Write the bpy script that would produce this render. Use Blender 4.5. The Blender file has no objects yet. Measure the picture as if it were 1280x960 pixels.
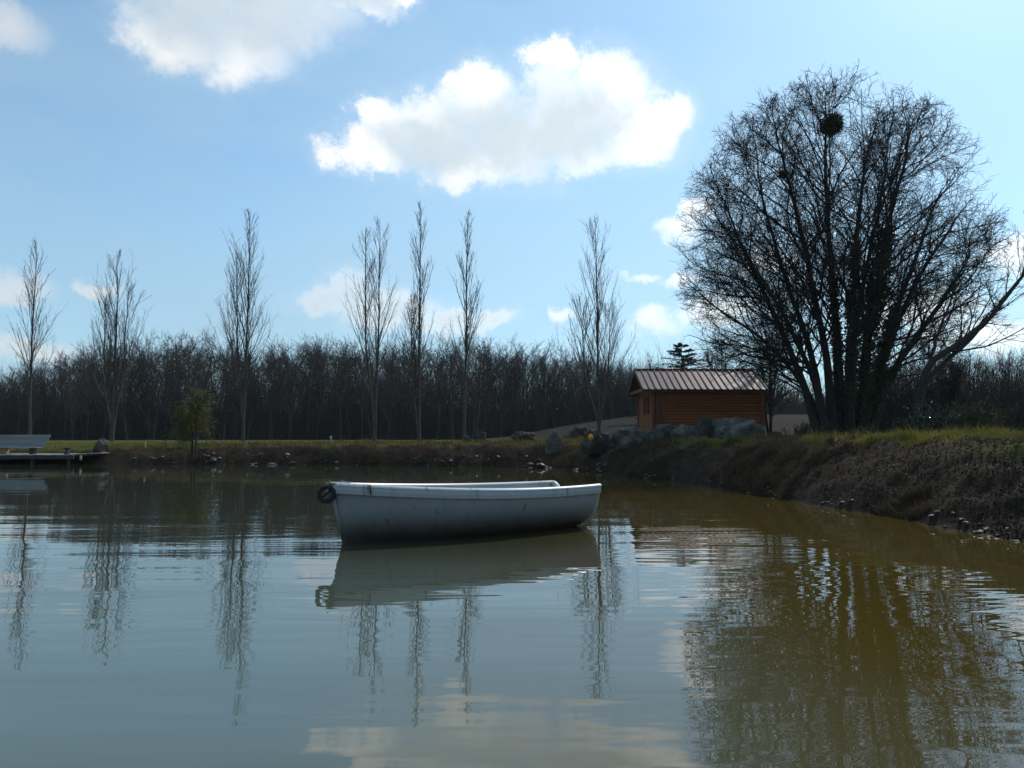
import bpy, bmesh, math, random
import numpy as np
from mathutils import Vector, Matrix, noise as mnoise

# ------------------------------------------------------------------ camera
F = 995.0            # focal length in pixels of a 1280 wide frame
CAM_H = 1.10
PITCH = math.atan(67.0 / F)
scene = bpy.context.scene
col = scene.collection
cam_data = bpy.data.cameras.new('camera')
cam_data.sensor_width = 36.0
cam_data.lens = 36.0 * F / 1280.0
cam_data.clip_start = 0.05
cam_data.clip_end = 8000.0
cam = bpy.data.objects.new('camera', cam_data)
cam.location = (0, 0, CAM_H)
cam.rotation_euler = (math.pi / 2 + PITCH, 0, 0)
col.objects.link(cam)
scene.camera = cam

SUN_AZ = math.radians(35.0)      # to the right of the view axis
SUN_EL = math.radians(41.0)
SKY_STRENGTH = 0.142
SUN_STRENGTH = 2.6
EXPOSURE = 0.2
HAZE = 0.00018

def ray(px, py):
    cx = (px - 640.0) / F; cy = (480.0 - py) / F
    return Vector((cx, math.cos(PITCH) - cy * math.sin(PITCH), math.sin(PITCH) + cy * math.cos(PITCH)))
def at(px, py, Y):
    d = ray(px, py); k = Y / d.y
    return Vector((d.x * k, Y, CAM_H + d.z * k))
def az_el(px, py):
    d = ray(px, py).normalized()
    return math.atan2(d.x, d.y), math.asin(d.z)

# ------------------------------------------------------------------ world
world = bpy.data.worlds.new('World'); scene.world = world
world.use_nodes = True
world.cycles.sampling_method = 'MANUAL'; world.cycles.sample_map_resolution = 512
WN = world.node_tree.nodes; WL = world.node_tree.links
WN.clear()
def wn(t, **k):
    n = WN.new(t)
    for a, b in k.items(): setattr(n, a, b)
    return n
def wmath(op, a, b=None, c=None, clamp=False):
    n = wn('ShaderNodeMath', operation=op); n.use_clamp = clamp
    for i, v in enumerate((a, b, c)):
        if v is None: continue
        if isinstance(v, (int, float)): n.inputs[i].default_value = v
        else: WL.new(v, n.inputs[i])
    return n.outputs[0]
def wvec(op, a, b=None):
    n = wn('ShaderNodeVectorMath', operation=op)
    for i, v in enumerate((a, b)):
        if v is None: continue
        if isinstance(v, (tuple, list)): n.inputs[i].default_value = v
        else: WL.new(v, n.inputs[i])
    return n.outputs['Value'] if op == 'DOT_PRODUCT' else n.outputs[0]
def wramp(v, lo, hi, a=0.0, b=1.0):
    n = wn('ShaderNodeMapRange', interpolation_type='SMOOTHSTEP')
    WL.new(v, n.inputs['Value'])
    n.inputs['From Min'].default_value = lo; n.inputs['From Max'].default_value = hi
    n.inputs['To Min'].default_value = a; n.inputs['To Max'].default_value = b
    return n.outputs[0]
def wnoise(vec, scale, detail=6, rough=0.6):
    n = wn('ShaderNodeTexNoise'); WL.new(vec, n.inputs['Vector'])
    n.inputs['Scale'].default_value = scale; n.inputs['Detail'].default_value = detail
    n.inputs['Roughness'].default_value = rough
    return n

sky = wn('ShaderNodeTexSky', sky_type='NISHITA')
sky.sun_disc = False
sky.sun_elevation = SUN_EL
sky.sun_rotation = SUN_AZ
sky.altitude = 0; sky.air_density = 0.85; sky.dust_density = 0.4; sky.ozone_density = 1.8

tc = wn('ShaderNodeTexCoord')
D_ = tc.outputs['Generated']
sep = wn('ShaderNodeSeparateXYZ'); WL.new(D_, sep.inputs[0])
az = wmath('ARCTAN2', sep.outputs[0], sep.outputs[1])
el = wmath('ARCSINE', sep.outputs[2])
comb = wn('ShaderNodeCombineXYZ'); WL.new(az, comb.inputs[0]); WL.new(el, comb.inputs[1])
n_edge = wnoise(D_, 8.0, 2, 0.5)
n_fine = wnoise(D_, 17.0, 10, 0.70)
n_puff = wnoise(D_, 34.0, 6, 0.6)
# billow the cloud outlines
dist = wvec('SUBTRACT', n_edge.outputs['Color'], (0.5, 0.5, 0.5))
dist = wvec('MULTIPLY', dist, (0.06, 0.05, 0.0))
dist2 = wvec('SUBTRACT', n_fine.outputs['Color'], (0.5, 0.5, 0.5))
dist2 = wvec('MULTIPLY', dist2, (0.07, 0.06, 0.0))
AE0 = wvec('ADD', comb.outputs[0], dist)
AE = wvec('ADD', AE0, dist2)
ragged = wmath('MULTIPLY', wmath('SUBTRACT', n_fine.outputs['Fac'], 0.5), 2.9)
def field(blobs, AE=AE, rag=True):
    """smooth union of soft ellipses on the sky dome, px coordinates for centre and radii"""
    out = None
    for (px, py, rx, ry) in blobs:
        a, e = az_el(px, py)
        q = wvec('SUBTRACT', AE, (a, e, 0))
        q = wvec('MULTIPLY', q, (F / rx, F / ry, 0))
        d2 = wmath('MINIMUM', wvec('DOT_PRODUCT', q, q), 6.0)
        out = d2 if out is None else wmath('SMOOTH_MIN', out, d2, 0.35)
    out = wmath('SUBTRACT', 1.0, out)
    return wmath('ADD', out, ragged) if rag else out
BIG = [(462, 186, 52, 22), (490, 152, 34, 24), (545, 160, 58, 46), (596, 130, 48, 42), (640, 170, 95, 52),
       (700, 150, 80, 60), (755, 122, 58, 52), (795, 160, 58, 46), (842, 146, 30, 26), (690, 68, 34, 17),
       (600, 205, 80, 22), (730, 195, 60, 26)]
TOP = [(235, 8, 76, 46), (295, 52, 66, 42), (350, 12, 80, 42), (215, 42, 50, 34), (440, -4, 60, 20), (495, -2, 30, 9), (290, -40, 150, 40)]
MID = [(408, 374, 52, 20), (440, 368, 32, 26), (492, 386, 60, 24), (556, 398, 40, 16), (612, 402, 30, 10)]
SMALL = [(2, 362, 40, 16), (118, 356, 26, 9), (690, 396, 22, 10), (798, 347, 24, 9), (846, 292, 30, 14),
         (872, 268, 26, 13), (850, 352, 30, 12), (822, 402, 36, 16), (900, 392, 44, 18), (1262, 322, 40, 20),
         (2, 40, 34, 24), (50, 432, 40, 14), (1150, 392, 60, 18), (1230, 420, 60, 18), (960, 330, 40, 14)]
CORE_B = [(640, 172, 120, 48), (715, 158, 84, 56), (550, 180, 70, 28)]
CORE_T = [(300, 14, 120, 50), (230, 14, 60, 36), (440, -6, 60, 20)]
c_big = field(CORE_B, AE0, False); c_top = field(CORE_T, AE0, False)
f_big = field(BIG); f_top = field(TOP); f_mid = field(MID); f_small = field(SMALL)
# the rest of the sky goes on with the same scattered cumulus
sp = wvec('MULTIPLY', D_, (1.0, 1.0, 2.6))
n_far = wnoise(sp, 3.1, 7, 0.58)
behind = wramp(wmath('ABSOLUTE', az), 0.66, 0.86)
above = wramp(el, 0.60, 0.78)
out_view = wmath('MAXIMUM', behind, above)
f_far = wmath('MULTIPLY', wmath('SUBTRACT', n_far.outputs[0], 0.61), 7.0)
f_far = wmath('SUBTRACT', wmath('MULTIPLY', wmath('ADD', f_far, 1.0), out_view), 1.0)

m_big = wramp(f_big, -0.7, 1.0); m_top = wramp(f_top, -1.0, 1.2, 0, 0.90)
m_mid = wramp(f_mid, -0.8, 1.2, 0, 0.66); m_small = wramp(f_small, -0.8, 1.3, 0, 0.60)
m_far = wramp(f_far, -0.3, 0.7, 0, 0.9)
puff = wmath('MULTIPLY', wmath('SUBTRACT', n_puff.outputs['Fac'], 0.5), 2.2)
core = wmath('MAXIMUM', wramp(wmath('ADD', c_big, puff), -1.3, 1.0, 0, 1.0), wmath('MULTIPLY', wramp(wmath('ADD', c_top, puff), -0.9, 0.9), 0.9))
core = wmath('MAXIMUM', core, wmath('MULTIPLY', wramp(f_mid, 0.2, 1.1), 0.6))
core = wmath('MAXIMUM', core, wmath('MULTIPLY', wramp(f_far, 0.2, 1.0), 0.8))
halo = wmath('MAXIMUM', wramp(f_big, -1.7, 0.3, 0, 0.10), wmath('MAXIMUM', wramp(f_top, -1.7, 0.3, 0, 0.12), wramp(f_mid, -1.7, 0.3, 0, 0.10)))
mask = wmath('MAXIMUM', wmath('MAXIMUM', wmath('MAXIMUM', m_big, halo), m_top), wmath('MAXIMUM', m_mid, wmath('MAXIMUM', m_small, m_far)))
# thin cloud forward scatters the sunlight, thick cloud is grey; both brighter nearer the sun
sun_dir = (math.sin(SUN_AZ) * math.cos(SUN_EL), math.cos(SUN_AZ) * math.cos(SUN_EL), math.sin(SUN_EL))
cs = wvec('DOT_PRODUCT', D_, sun_dir)
near_sun = wramp(cs, 0.45, 1.0)
bright = wmath('ADD', 5.3, wmath('MULTIPLY', near_sun, 4.5))
grey = wmath('ADD', 4.1, wmath('MULTIPLY', near_sun, 1.5))
lum = wn('ShaderNodeMix', data_type='FLOAT'); WL.new(core, lum.inputs[0]); WL.new(bright, lum.inputs[2]); WL.new(grey, lum.inputs[3])
ccol = wn('ShaderNodeMix', data_type='RGBA'); WL.new(core, ccol.inputs[0])
ccol.inputs[6].default_value = (1.0, 0.985, 0.96, 1); ccol.inputs[7].default_value = (0.84, 0.965, 1.05, 1)
cl = wvec('SCALE', ccol.outputs[2]); cl_node = cl.node; WL.new(lum.outputs[0], cl_node.inputs['Scale'])
# thin high veil
veil_n = wnoise(wvec('MULTIPLY', D_, (1.0, 1.0, 3.0)), 2.2, 4, 0.55)
veil = wramp(veil_n.outputs[0], 0.25, 0.72, 0.12, 0.58)
low = wramp(el, -0.02, 0.50, 0.66, 0.0)
veil = wmath('SUBTRACT', 1.0, wmath('MULTIPLY', wmath('SUBTRACT', 1.0, veil), wmath('SUBTRACT', 1.0, low)))
tint = wvec('MULTIPLY', sky.outputs[0], (0.77, 1.01, 1.04))
vmix = wn('ShaderNodeMix', data_type='RGBA'); WL.new(veil, vmix.inputs[0]); WL.new(tint, vmix.inputs[6])
vb = wmath('ADD', 0.80, wmath('MULTIPLY', near_sun, 0.30))
vcol = wvec('SCALE', (3.15, 4.55, 5.5)); WL.new(vb, vcol.node.inputs['Scale'])
WL.new(vcol, vmix.inputs[7])
fin = wn('ShaderNodeMix', data_type='RGBA'); WL.new(mask, fin.inputs[0]); WL.new(vmix.outputs[2], fin.inputs[6]); WL.new(cl, fin.inputs[7])
bg = wn('ShaderNodeBackground'); WL.new(fin.outputs[2], bg.inputs[0]); bg.inputs[1].default_value = SKY_STRENGTH
wo = wn('ShaderNodeOutputWorld'); WL.new(bg.outputs[0], wo.inputs[0])

# ------------------------------------------------------------------ sun, exposure
sd = bpy.data.lights.new('sun', 'SUN'); sd.energy = SUN_STRENGTH; sd.angle = math.radians(0.53); sd.color = (1.0, 0.93, 0.82)
so = bpy.data.objects.new('sun', sd); col.objects.link(so)
so.rotation_euler = Vector(sun_dir).to_track_quat('Z', 'Y').to_euler()
so.location = (20, 40, 60)
vs = scene.view_settings
vs.view_transform = 'Standard'; vs.look = 'None'; vs.exposure = EXPOSURE; vs.gamma = 1.0; vs.use_curve_mapping = False
scene.cycles.max_bounces = 6
scene.cycles.diffuse_bounces = 2
scene.cycles.glossy_bounces = 3
scene.cycles.transmission_bounces = 4
scene.cycles.transparent_max_bounces = 6
scene.cycles.volume_bounces = 0

# ------------------------------------------------------------------ helpers
def tag(o, label=None, cat=None, group=None, kind=None):
    if label: o['label'] = label
    if cat: o['category'] = cat
    if group: o['group'] = group
    if kind: o['kind'] = kind
    return o
def empty(name, loc=(0, 0, 0), rz=0.0):
    o = bpy.data.objects.new(name, None); o.location = loc; o.rotation_euler = (0, 0, rz)
    o.empty_display_size = 0.2
    col.objects.link(o); return o
def link(name, me, mat=None, parent=None, loc=None):
    o = bpy.data.objects.new(name, me)
    if mat is not None and len(me.materials) == 0: me.materials.append(mat)
    col.objects.link(o)
    if parent: o.parent = parent
    if loc is not None: o.location = loc
    return o
def arr_mesh(name, verts, quads=None, tris=None, smooth=True):
    me = bpy.data.meshes.new(name)
    verts = np.asarray(verts, dtype=np.float32).reshape(-1, 3)
    me.vertices.add(len(verts)); me.vertices.foreach_set('co', verts.ravel())
    loops = []; starts = []; n = 0
    if quads is not None and len(quads):
        q = np.asarray(quads, dtype=np.int32).reshape(-1, 4); loops.append(q.ravel())
        starts.append(np.arange(len(q), dtype=np.int32) * 4); n = len(q) * 4
    if tris is not None and len(tris):
        t = np.asarray(tris, dtype=np.int32).reshape(-1, 3); loops.append(t.ravel())
        starts.append(np.arange(len(t), dtype=np.int32) * 3 + n)
    li = np.concatenate(loops); ls = np.concatenate(starts)
    me.loops.add(len(li)); me.loops.foreach_set('vertex_index', li)
    me.polygons.add(len(ls)); me.polygons.foreach_set('loop_start', ls)
    me.polygons.foreach_set('use_smooth', np.full(len(ls), smooth, dtype=bool))
    me.update(calc_edges=True); me.validate()
    return me
def norm(v):
    return v / np.maximum(np.linalg.norm(v, axis=-1, keepdims=True), 1e-9)
def boxes_mesh(name, boxes, bevel=0.0):
    """boxes: (cx,cy,cz,sx,sy,sz) or with matrix as 7th entry"""
    bm = bmesh.new()
    for b in boxes:
        m = Matrix.Translation(b[:3]) @ (b[6].to_4x4() if len(b) > 6 else Matrix()) @ Matrix.Diagonal((b[3], b[4], b[5], 1))
        bmesh.ops.create_cube(bm, size=1.0, matrix=m)
    if bevel: bmesh.ops.bevel(bm, geom=bm.edges[:], offset=bevel, segments=1, affect='EDGES')
    me = bpy.data.meshes.new(name); bm.to_mesh(me); bm.free(); return me
def box(name, b, mat, parent=None, bevel=0.0):
    return link(name, boxes_mesh(name, [b], bevel), mat, parent)

_rs = np.random.RandomState(7)
_tab = _rs.rand(256, 256)
def vnoise(x, y):
    xi = np.floor(x).astype(int); yi = np.floor(y).astype(int)
    fx = x - xi; fy = y - yi
    fx = fx * fx * (3 - 2 * fx); fy = fy * fy * (3 - 2 * fy)
    a = _tab[xi & 255, yi & 255]; b = _tab[(xi + 1) & 255, yi & 255]
    c = _tab[xi & 255, (yi + 1) & 255]; d = _tab[(xi + 1) & 255, (yi + 1) & 255]
    return (a * (1 - fx) + b * fx) * (1 - fy) + (c * (1 - fx) + d * fx) * fy
def fbm(x, y, oct=4, gain=0.5):
    s = 0; a = 1; t = 0
    for i in range(oct):
        s = s + a * vnoise(x * 2 ** i + 17.3 * i, y * 2 ** i + 9.1 * i); t += a; a *= gain
    return s / t
def sst(lo, hi, v):
    t = np.clip((v - lo) / (hi - lo), 0, 1); return t * t * (3 - 2 * t)

# ------------------------------------------------------------------ materials
def mat_new(name):
    m = bpy.data.materials.new(name); m.use_nodes = True
    nt = m.node_tree; b = nt.nodes['Principled BSDF']
    return m, nt, b
def ramp_node(nt, stops):
    r = nt.nodes.new('ShaderNodeValToRGB')
    e = r.color_ramp.elements
    while len(e) < len(stops): e.new(0.5)
    for i, (p, c) in enumerate(stops):
        e[i].position = p; e[i].color = (*c, 1)
    return r
def noise_mat(name, stops, scale=5.0, detail=6, rough=0.85, bump=0.0, bump_scale=None, stretch=(1, 1, 1), spec=0.3,
              coord='Object', metallic=0.0, per_object=0.0, translucent=0.0):
    m, nt, b = mat_new(name); N = nt.nodes; L = nt.links
    t = N.new('ShaderNodeTexCoord'); mp = N.new('ShaderNodeMapping'); mp.inputs['Scale'].default_value = stretch
    L.new(t.outputs[coord], mp.inputs[0])
    vec = mp.outputs[0]
    oi = N.new('ShaderNodeObjectInfo')
    if per_object:
        add = N.new('ShaderNodeVectorMath'); add.operation = 'MULTIPLY_ADD'
        cb = N.new('ShaderNodeCombineXYZ')
        for i in range(3): L.new(oi.outputs['Random'], cb.inputs[i])
        L.new(cb.outputs[0], add.inputs[0]); add.inputs[1].default_value = (37, 53, 71); L.new(vec, add.inputs[2])
        vec = add.outputs[0]
    n = N.new('ShaderNodeTexNoise'); n.inputs['Scale'].default_value = scale; n.inputs['Detail'].default_value = detail
    n.inputs['Roughness'].default_value = 0.62
    L.new(vec, n.inputs['Vector'])
    r = ramp_node(nt, stops); L.new(n.outputs[0], r.inputs[0])
    cout = r.outputs[0]
    if per_object:
        hs = N.new('ShaderNodeHueSaturation'); L.new(cout, hs.inputs['Color'])
        mr = N.new('ShaderNodeMapRange'); L.new(oi.outputs['Random'], mr.inputs[0])
        mr.inputs['To Min'].default_value = 1 - per_object; mr.inputs['To Max'].default_value = 1 + per_object
        L.new(mr.outputs[0], hs.inputs['Value']); cout = hs.outputs[0]
    L.new(cout, b.inputs['Base Color'])
    b.inputs['Roughness'].default_value = rough; b.inputs['Specular IOR Level'].default_value = spec
    b.inputs['Metallic'].default_value = metallic
    if bump:
        n2 = N.new('ShaderNodeTexNoise'); n2.inputs['Scale'].default_value = bump_scale or scale * 4; n2.inputs['Detail'].default_value = 5
        L.new(vec, n2.inputs['Vector'])
        bp = N.new('ShaderNodeBump'); bp.inputs['Distance'].default_value = bump; bp.inputs['Strength'].default_value = 1.0
        L.new(n2.outputs[0], bp.inputs['Height']); L.new(bp.outputs[0], b.inputs['Normal'])
    if translucent:
        tr = N.new('ShaderNodeBsdfTranslucent'); L.new(cout, tr.inputs[0])
        mx = N.new('ShaderNodeMixShader'); mx.inputs[0].default_value = translucent
        L.new(b.outputs[0], mx.inputs[1]); L.new(tr.outputs[0], mx.inputs[2])
        L.new(mx.outputs[0], N['Material Output'].inputs['Surface'])
    return m
M = {}
M['bark'] = noise_mat('bark', [(0.3, (0.018, 0.015, 0.012)), (0.7, (0.048, 0.040, 0.033))], 14, rough=0.9, bump=0.01, stretch=(1, 1, 0.3))
M['bark_twig'] = noise_mat('twig_bark', [(0.3, (0.013, 0.011, 0.009)), (0.7, (0.026, 0.021, 0.018))], 3, rough=0.85)
M['poplar_bark'] = noise_mat('poplar_bark', [(0.3, (0.035, 0.030, 0.024)), (0.55, (0.07, 0.062, 0.05)), (0.75, (0.15, 0.135, 0.115))], 9, rough=0.85, bump=0.006)
M['poplar_twig'] = noise_mat('poplar_twig', [(0.3, (0.036, 0.030, 0.025)), (0.7, (0.075, 0.062, 0.050))], 3, rough=0.8)
M['wood_tree'] = noise_mat('forest_bark', [(0.3, (0.022, 0.018, 0.014)), (0.7, (0.052, 0.042, 0.033))], 2, rough=0.95, per_object=0.3)
M['willow_twig'] = noise_mat('willow_twig', [(0.3, (0.10, 0.095, 0.018)), (0.7, (0.20, 0.175, 0.035))], 3, rough=0.7, translucent=0.35)
M['ivy'] = noise_mat('ivy_leaf', [(0.3, (0.012, 0.025, 0.008)), (0.7, (0.035, 0.06, 0.018))], 4, rough=0.5, spec=0.4)
M['needle'] = noise_mat('fir_needles', [(0.3, (0.010, 0.022, 0.014)), (0.7, (0.025, 0.045, 0.026))], 5, rough=0.8)
M['mistletoe'] = noise_mat('mistletoe', [(0.3, (0.03, 0.035, 0.010)), (0.7, (0.07, 0.075, 0.02))], 6, rough=0.7, translucent=0.1)
M['grass'] = noise_mat('grass_blades', [(0.30, (0.070, 0.078, 0.012)), (0.5, (0.14, 0.13, 0.024)), (0.72, (0.25, 0.20, 0.065))], 0.9, rough=0.65, translucent=0.45)
M['drygrass'] = noise_mat('dry_weeds', [(0.3, (0.034, 0.022, 0.014)), (0.55, (0.07, 0.046, 0.027)), (0.75, (0.15, 0.11, 0.055))], 1.3, rough=0.8, translucent=0.3)
M['litter'] = noise_mat('leaf_litter', [(0.3, (0.022, 0.015, 0.010)), (0.6, (0.045, 0.032, 0.021)), (0.8, (0.10, 0.076, 0.052))], 11, rough=0.75)
M['stone'] = noise_mat('boulder_stone', [(0.30, (0.024, 0.022, 0.019)), (0.5, (0.066, 0.060, 0.052)), (0.72, (0.16, 0.145, 0.122))], 2.6, rough=0.9, bump=0.12, bump_scale=4.5, per_object=0.2)
M['stone_dark'] = noise_mat('mossy_stone', [(0.3, (0.018, 0.016, 0.013)), (0.55, (0.038, 0.033, 0.027)), (0.75, (0.10, 0.088, 0.07))], 2.6, rough=0.9, bump=0.10, bump_scale=4.5, per_object=0.2)
M['pebble'] = noise_mat('shore_stone', [(0.3, (0.03, 0.027, 0.024)), (0.7, (0.12, 0.11, 0.10))], 4, rough=0.35, bump=0.01, per_object=0.45)
M['plank'] = noise_mat('stained_plank', [(0.3, (0.17, 0.046, 0.012)), (0.7, (0.30, 0.092, 0.023))], 2.2, rough=0.6, bump=0.003, bump_scale=30, stretch=(0.25, 1, 4), per_object=0.14)
M['plank_trim'] = noise_mat('stained_trim', [(0.3, (0.10, 0.028, 0.010)), (0.7, (0.18, 0.055, 0.018))], 3, rough=0.6, stretch=(2, 2, 0.3))
M['dark_trim'] = noise_mat('dark_fascia', [(0.3, (0.030, 0.016, 0.014)), (0.7, (0.05, 0.028, 0.024))], 3, rough=0.5)
M['roof'] = noise_mat('brown_sheet_metal', [(0.35, (0.10, 0.034, 0.030)), (0.65, (0.16, 0.062, 0.055))], 0.9, detail=4, rough=0.45, spec=0.5, per_object=0.12)
M['rib'] = noise_mat('shaded_sheet_rib', [(0.35, (0.04, 0.018, 0.016)), (0.65, (0.06, 0.028, 0.025))], 2, rough=0.6, spec=0.3)  # darker than the panels: the ribs' cast shade is put into their colour
M['glass'] = noise_mat('window_glass', [(0.3, (0.012, 0.013, 0.014)), (0.7, (0.02, 0.02, 0.022))], 2, rough=0.06, spec=0.5)
M['deck'] = noise_mat('weathered_deck', [(0.3, (0.15, 0.14, 0.125)), (0.7, (0.28, 0.265, 0.24))], 3, rough=0.75, stretch=(1, 0.2, 1), per_object=0.15)
M['pile'] = noise_mat('wet_timber', [(0.3, (0.025, 0.02, 0.016)), (0.7, (0.055, 0.045, 0.035))], 4, rough=0.7)
M['slat'] = noise_mat('grey_slat', [(0.3, (0.14, 0.145, 0.14)), (0.7, (0.25, 0.255, 0.245))], 3, rough=0.6, stretch=(0.2, 1, 1), per_object=0.1)
M['tan'] = noise_mat('tan_timber', [(0.3, (0.26, 0.16, 0.085)), (0.7, (0.38, 0.25, 0.14))], 5, rough=0.8)
M['rubber'] = noise_mat('black_rubber', [(0.3, (0.012, 0.012, 0.012)), (0.7, (0.025, 0.025, 0.024))], 20, rough=0.7, bump=0.002)
M['steel'] = noise_mat('rusty_steel', [(0.3, (0.10, 0.085, 0.075)), (0.6, (0.22, 0.21, 0.20)), (0.8, (0.12, 0.055, 0.03))], 22, rough=0.5, metallic=0.5)
M['yellow'] = noise_mat('yellow_float', [(0.3, (0.75, 0.33, 0.01)), (0.7, (0.85, 0.42, 0.02))], 4, rough=0.4, translucent=0.35)
M['pale_post'] = noise_mat('pale_post', [(0.3, (0.25, 0.22, 0.17)), (0.7, (0.42, 0.37, 0.29))], 6, rough=0.8)
M['dark_post'] = noise_mat('dark_post', [(0.3, (0.03, 0.025, 0.02)), (0.7, (0.07, 0.058, 0.045))], 6, rough=0.85)

def boat_mat(name, clean, dirty, zlo, zhi):
    m, nt, b = mat_new(name); N = nt.nodes; L = nt.links
    t = N.new('ShaderNodeTexCoord')
    n1 = N.new('ShaderNodeTexNoise'); n1.inputs['Scale'].default_value = 4; n1.inputs['Detail'].default_value = 8
    n1.inputs['Roughness'].default_value = 0.7
    mp = N.new('ShaderNodeMapping'); mp.inputs['Scale'].default_value = (1, 1, 0.35)
    L.new(t.outputs['Object'], mp.inputs[0]); L.new(mp.outputs[0], n1.inputs['Vector'])
    sx = N.new('ShaderNodeSeparateXYZ'); L.new(t.outputs['Object'], sx.inputs[0])
    # algae line at the bottom of the hull, ragged upper edge
    ad = N.new('ShaderNodeMath'); ad.operation = 'MULTIPLY_ADD'; L.new(n1.outputs[0], ad.inputs[0]); ad.inputs[1].default_value = -0.16
    L.new(sx.outputs[2], ad.inputs[2])
    mr = N.new('ShaderNodeMapRange'); mr.interpolation_type = 'SMOOTHSTEP'; L.new(ad.outputs[0], mr.inputs[0])
    mr.inputs['From Min'].default_value = zlo - 0.08; mr.inputs['From Max'].default_value = zhi - 0.08
    cr = ramp_node(nt, [(0.30, tuple(c * 0.72 for c in clean)), (0.48, clean), (0.75, tuple(min(1, c * 1.08) for c in clean))]); L.new(n1.outputs[0], cr.inputs[0])
    mx = N.new('ShaderNodeMix'); mx.data_type = 'RGBA'; L.new(mr.outputs[0], mx.inputs[0]); mx.inputs[6].default_value = (*dirty, 1); L.new(cr.outputs[0], mx.inputs[7])
    # rust streaks and scuffs
    n2 = N.new('ShaderNodeTexNoise'); n2.inputs['Scale'].default_value = 9; n2.inputs['Detail'].default_value = 6
    mp2 = N.new('ShaderNodeMapping'); mp2.inputs['Scale'].default_value = (1.3, 1.3, 0.5)
    L.new(t.outputs['Object'], mp2.inputs[0]); L.new(mp2.outputs[0], n2.inputs['Vector'])
    r2 = N.new('ShaderNodeMapRange'); r2.interpolation_type = 'SMOOTHSTEP'; L.new(n2.outputs[0], r2.inputs[0])
    r2.inputs['From Min'].default_value = 0.60; r2.inputs['From Max'].default_value = 0.72; r2.inputs['To Max'].default_value = 0.6
    mx2 = N.new('ShaderNodeMix'); mx2.data_type = 'RGBA'; L.new(r2.outputs[0], mx2.inputs[0]); L.new(mx.outputs[2], mx2.inputs[6]); mx2.inputs[7].default_value = (0.10, 0.065, 0.04, 1)
    L.new(mx2.outputs[2], b.inputs['Base Color']); b.inputs['Roughness'].default_value = 0.42; b.inputs['Specular IOR Level'].default_value = 0.35
    bp = N.new('ShaderNodeBump'); bp.inputs['Distance'].default_value = 0.002; L.new(n1.outputs[0], bp.inputs['Height']); L.new(bp.outputs[0], b.inputs['Normal'])
    return m
M['hull'] = boat_mat('painted_hull', (0.27, 0.275, 0.272), (0.048, 0.038, 0.027), 0.02, 0.40)
M['boat_trim'] = boat_mat('painted_boat_trim', (0.36, 0.37, 0.375), (0.4, 0.4, 0.4), -2, -1)
M['gunwale'] = boat_mat('sunlit_gunwale', (0.66, 0.66, 0.65), (0.5, 0.5, 0.5), -2, -1)  # cap whiter than the hull: sunlight on the rim painted into its colour
M['boat_inside'] = boat_mat('boat_inside', (0.42, 0.43, 0.43), (0.16, 0.14, 0.11), 0.05, 0.3)

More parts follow.
